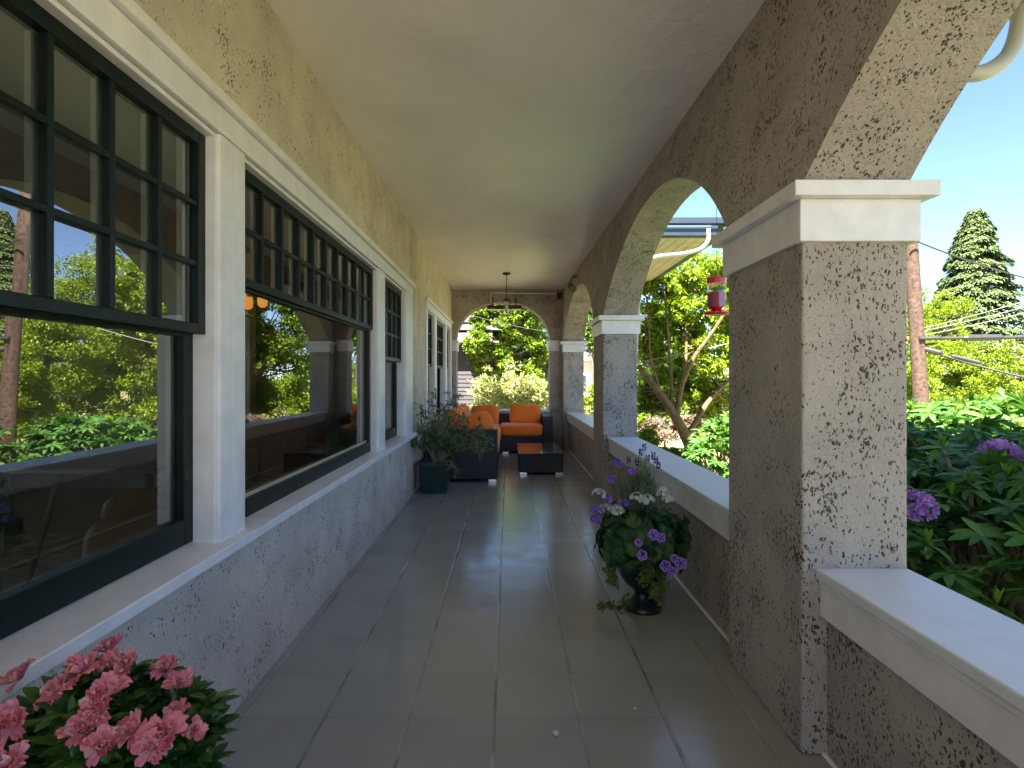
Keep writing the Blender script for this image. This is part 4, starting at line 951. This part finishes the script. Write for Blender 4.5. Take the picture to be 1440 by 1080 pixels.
# ------------------------------------------------------------------ UTILITY POLE AND WIRES
Yu = 15.0; pt_ = P(1281, 340, Yu); pb_ = P(1297, 590, Yu); dv = (pt_ - pb_)
pol = thing('utility_pole', (pb_.x, Yu, gz(pb_.x, Yu)), 'weathered brown wooden utility pole beside the first pillar', 'utility pole')
g = Geo(); bot = pb_ - dv * .28; topp = pb_ + dv * 1.28; g.tube([bot, pb_, pt_, topp], [.20, .185, .16, .15], 16); g.build('shaft', 'pole', pol, smooth=True)
g = Geo(); p_ = pb_ + dv * .42; g.tube([p_ + Vector((.1, -.1, 0)), p_ + Vector((.35, -.15, .02))], .03, 8); g.build('cable_bracket', 'cable', pol)
def wire(label, a, b, r, sag, mat='cable', cat='cable', lump=None):
    a = Vector(a); b = Vector(b); g = Geo(); n = 24
    pts = [a.lerp(b, i / n) - Vector((0, 0, sag * 4 * (i / n) * (1 - i / n))) for i in range(n + 1)]
    o = thing('power_line', a, label, cat, 'overhead wires'); g.tube(pts, r, 5); g.build('wire', mat, o)
    if lump:
        for u0, u1, rr in lump:
            g = Geo(); g.tube([a.lerp(b, u0), a.lerp(b, u0 + .02), a.lerp(b, u1 - .02), a.lerp(b, u1)], [r, rr, rr, r], 8); g.build('splice_case', mat, o)
wire('dark wire crossing the sky above, passing the conifer top third', P(1281, 336, 14.7), P(1500, 404, 15.5), .022, .12)
wire('upper thin pale wire in front of the conifer', P(1296, 462, 15), P(1500, 405, 19), .012, .05, 'cable_l')
wire('middle thin pale wire in front of the conifer', P(1296, 466, 15), P(1500, 415, 19), .012, .05, 'cable_l')
wire('lower thin pale wire in front of the conifer', P(1296, 472, 15), P(1500, 424, 19), .012, .05, 'cable_l')
wire('thick level cable bundle with a dark splice, leaving the utility pole', P(1293, 476, 14.8), P(1520, 473, 14.8), .045, .0, lump=[(.05, .13, .06), (.27, .52, .085), (.6, .8, .06)])
wire('dark cable sloping down to the right from the pole under the splice', P(1297, 490, 14.9), P(1520, 545, 13.5), .03, .1, lump=[(.0, .14, .07), (.2, .4, .05)])
wire('lowest pale wire just above the rhododendrons', P(1300, 575, 15.5), P(1520, 560, 15.5), .016, .05, 'cable_l')
wire('pale wire crossing the spreading tree in the second arch', P(880, 512, 10.2), P(1100, 462, 9.4), .008, .05, 'cable_l')
wire('thin wire in front of the dark tree beyond the far arch', P(640, 436, 17), P(800, 470, 16.4), .006, .1, 'cable')

# ------------------------------------------------------------------ NEIGHBOURING HOUSES
Yn = 17.5
nb = thing('neighbour_house', (-5, Yn, gz(-5, Yn)), 'grey shingle-sided neighbouring house with cream eave beyond the far arch', 'house')
g = Geo(); z = -1.2; i = 0
while z < 2.36:
    g.box(-10, -.62, Yn + .012 * 0, Yn + 6, z, z + .13); g.add([(-10, Yn - .022, z), (-.60, Yn - .022, z), (-.60, Yn, z + .129), (-10, Yn, z + .129)], [(0, 1, 2, 3)]); g.add([(-10, Yn - .022, z), (-.6, Yn - .022, z), (-.6, Yn, z), (-10, Yn, z)], [(3, 2, 1, 0)]); z += .13
g.build('wall', 'siding', nb)
g = Geo(); g.box(-10.3, -.5, Yn - .5, Yn - .42, 2.40, 2.66); g.box(-10.3, -.3, Yn - .42, Yn + 6, 2.38, 2.42); g.build('eave_board', 'cream', nb)
g = Geo(); g.add([(-10.4, Yn - .55, 2.75), (-.25, Yn - .55, 2.75), (-1.4, Yn + 2.6, 4.4), (-9.4, Yn + 2.6, 4.4)], [(0, 1, 2, 3)]); g.box(-10.3, -.3, Yn - .4, Yn + 6, 2.745, 2.80)
g.add([(-.25, Yn - .55, 2.75), (-.25, Yn + 6, 2.75), (-1.4, Yn + 2.6, 4.4)], [(0, 1, 2)]); g.build('roof', 'shingle', nb)
g = Geo(); g.box(-1.8, -.7, Yn - .45, Yn - .3, 3.6, 3.68, Mx=Matrix.Translation((-.3, 0, 0)) @ Matrix.Translation((-1, Yn, 3.6)) @ Matrix.Rotation(R(-24), 4, 'Y') @ Matrix.Translation((1, -Yn, -3.6))); g.build('barge_board', 'cream', nb)
h2 = thing('distant_house', (6.5, 45, -1.5), 'small pale house glimpsed far off beside the far pillar', 'house')
g = Geo(); g.box(4.5, 9.5, 44, 50, -2, 2.6); g.build('wall', 'palehouse', h2)
g = Geo(); g.add([(4, 43.5, 2.6), (10, 43.5, 2.6), (10, 50.5, 2.6), (4, 50.5, 2.6), (4, 47, 4.3), (10, 47, 4.3)], [(0, 1, 5, 4), (2, 3, 4, 5)]); g.add([(4, 43.5, 2.6), (4, 50.5, 2.6), (4, 47, 4.3), (10, 43.5, 2.6), (10, 50.5, 2.6), (10, 47, 4.3)], [(0, 2, 1), (3, 4, 5)]); g.build('roof', 'shingle', h2)
for x in (5.4, 7.0, 8.4):
    g = Geo(); g.box(x, x + .7, 43.93, 44.05, .2, 1.5); g.build('window', 'gutter', h2)
# far wood on the skyline
g = Geo(); n = 30000; a = rng.uniform(R(-60), R(120), n); rr = rng.uniform(58, 85, n)
hh = 3.2 + 2.2 * np.sin(a * 9) + 1.6 * np.sin(a * 23 + 1) + 1.0 * np.sin(a * 51)
ps = np.stack([np.sin(a + R(30)) * rr, np.cos(a + R(30)) * rr, -2 + (hh + 2.5) * rng.uniform(0, 1, n) ** .7], 1)
g.scatter(LEAF_T, LEAF_F, ps, unit(rng.normal(size=(n, 3)) + [0, 0, -.3]), np.tile([0, 0, 1.], (n, 1)) + rng.normal(size=(n, 3)) * .6, rng.uniform(.7, 1.4, n))
tag(g.build('distant_wood', 'lf_mid'), 'distant green tree belt along the skyline', 'trees', kind='stuff')
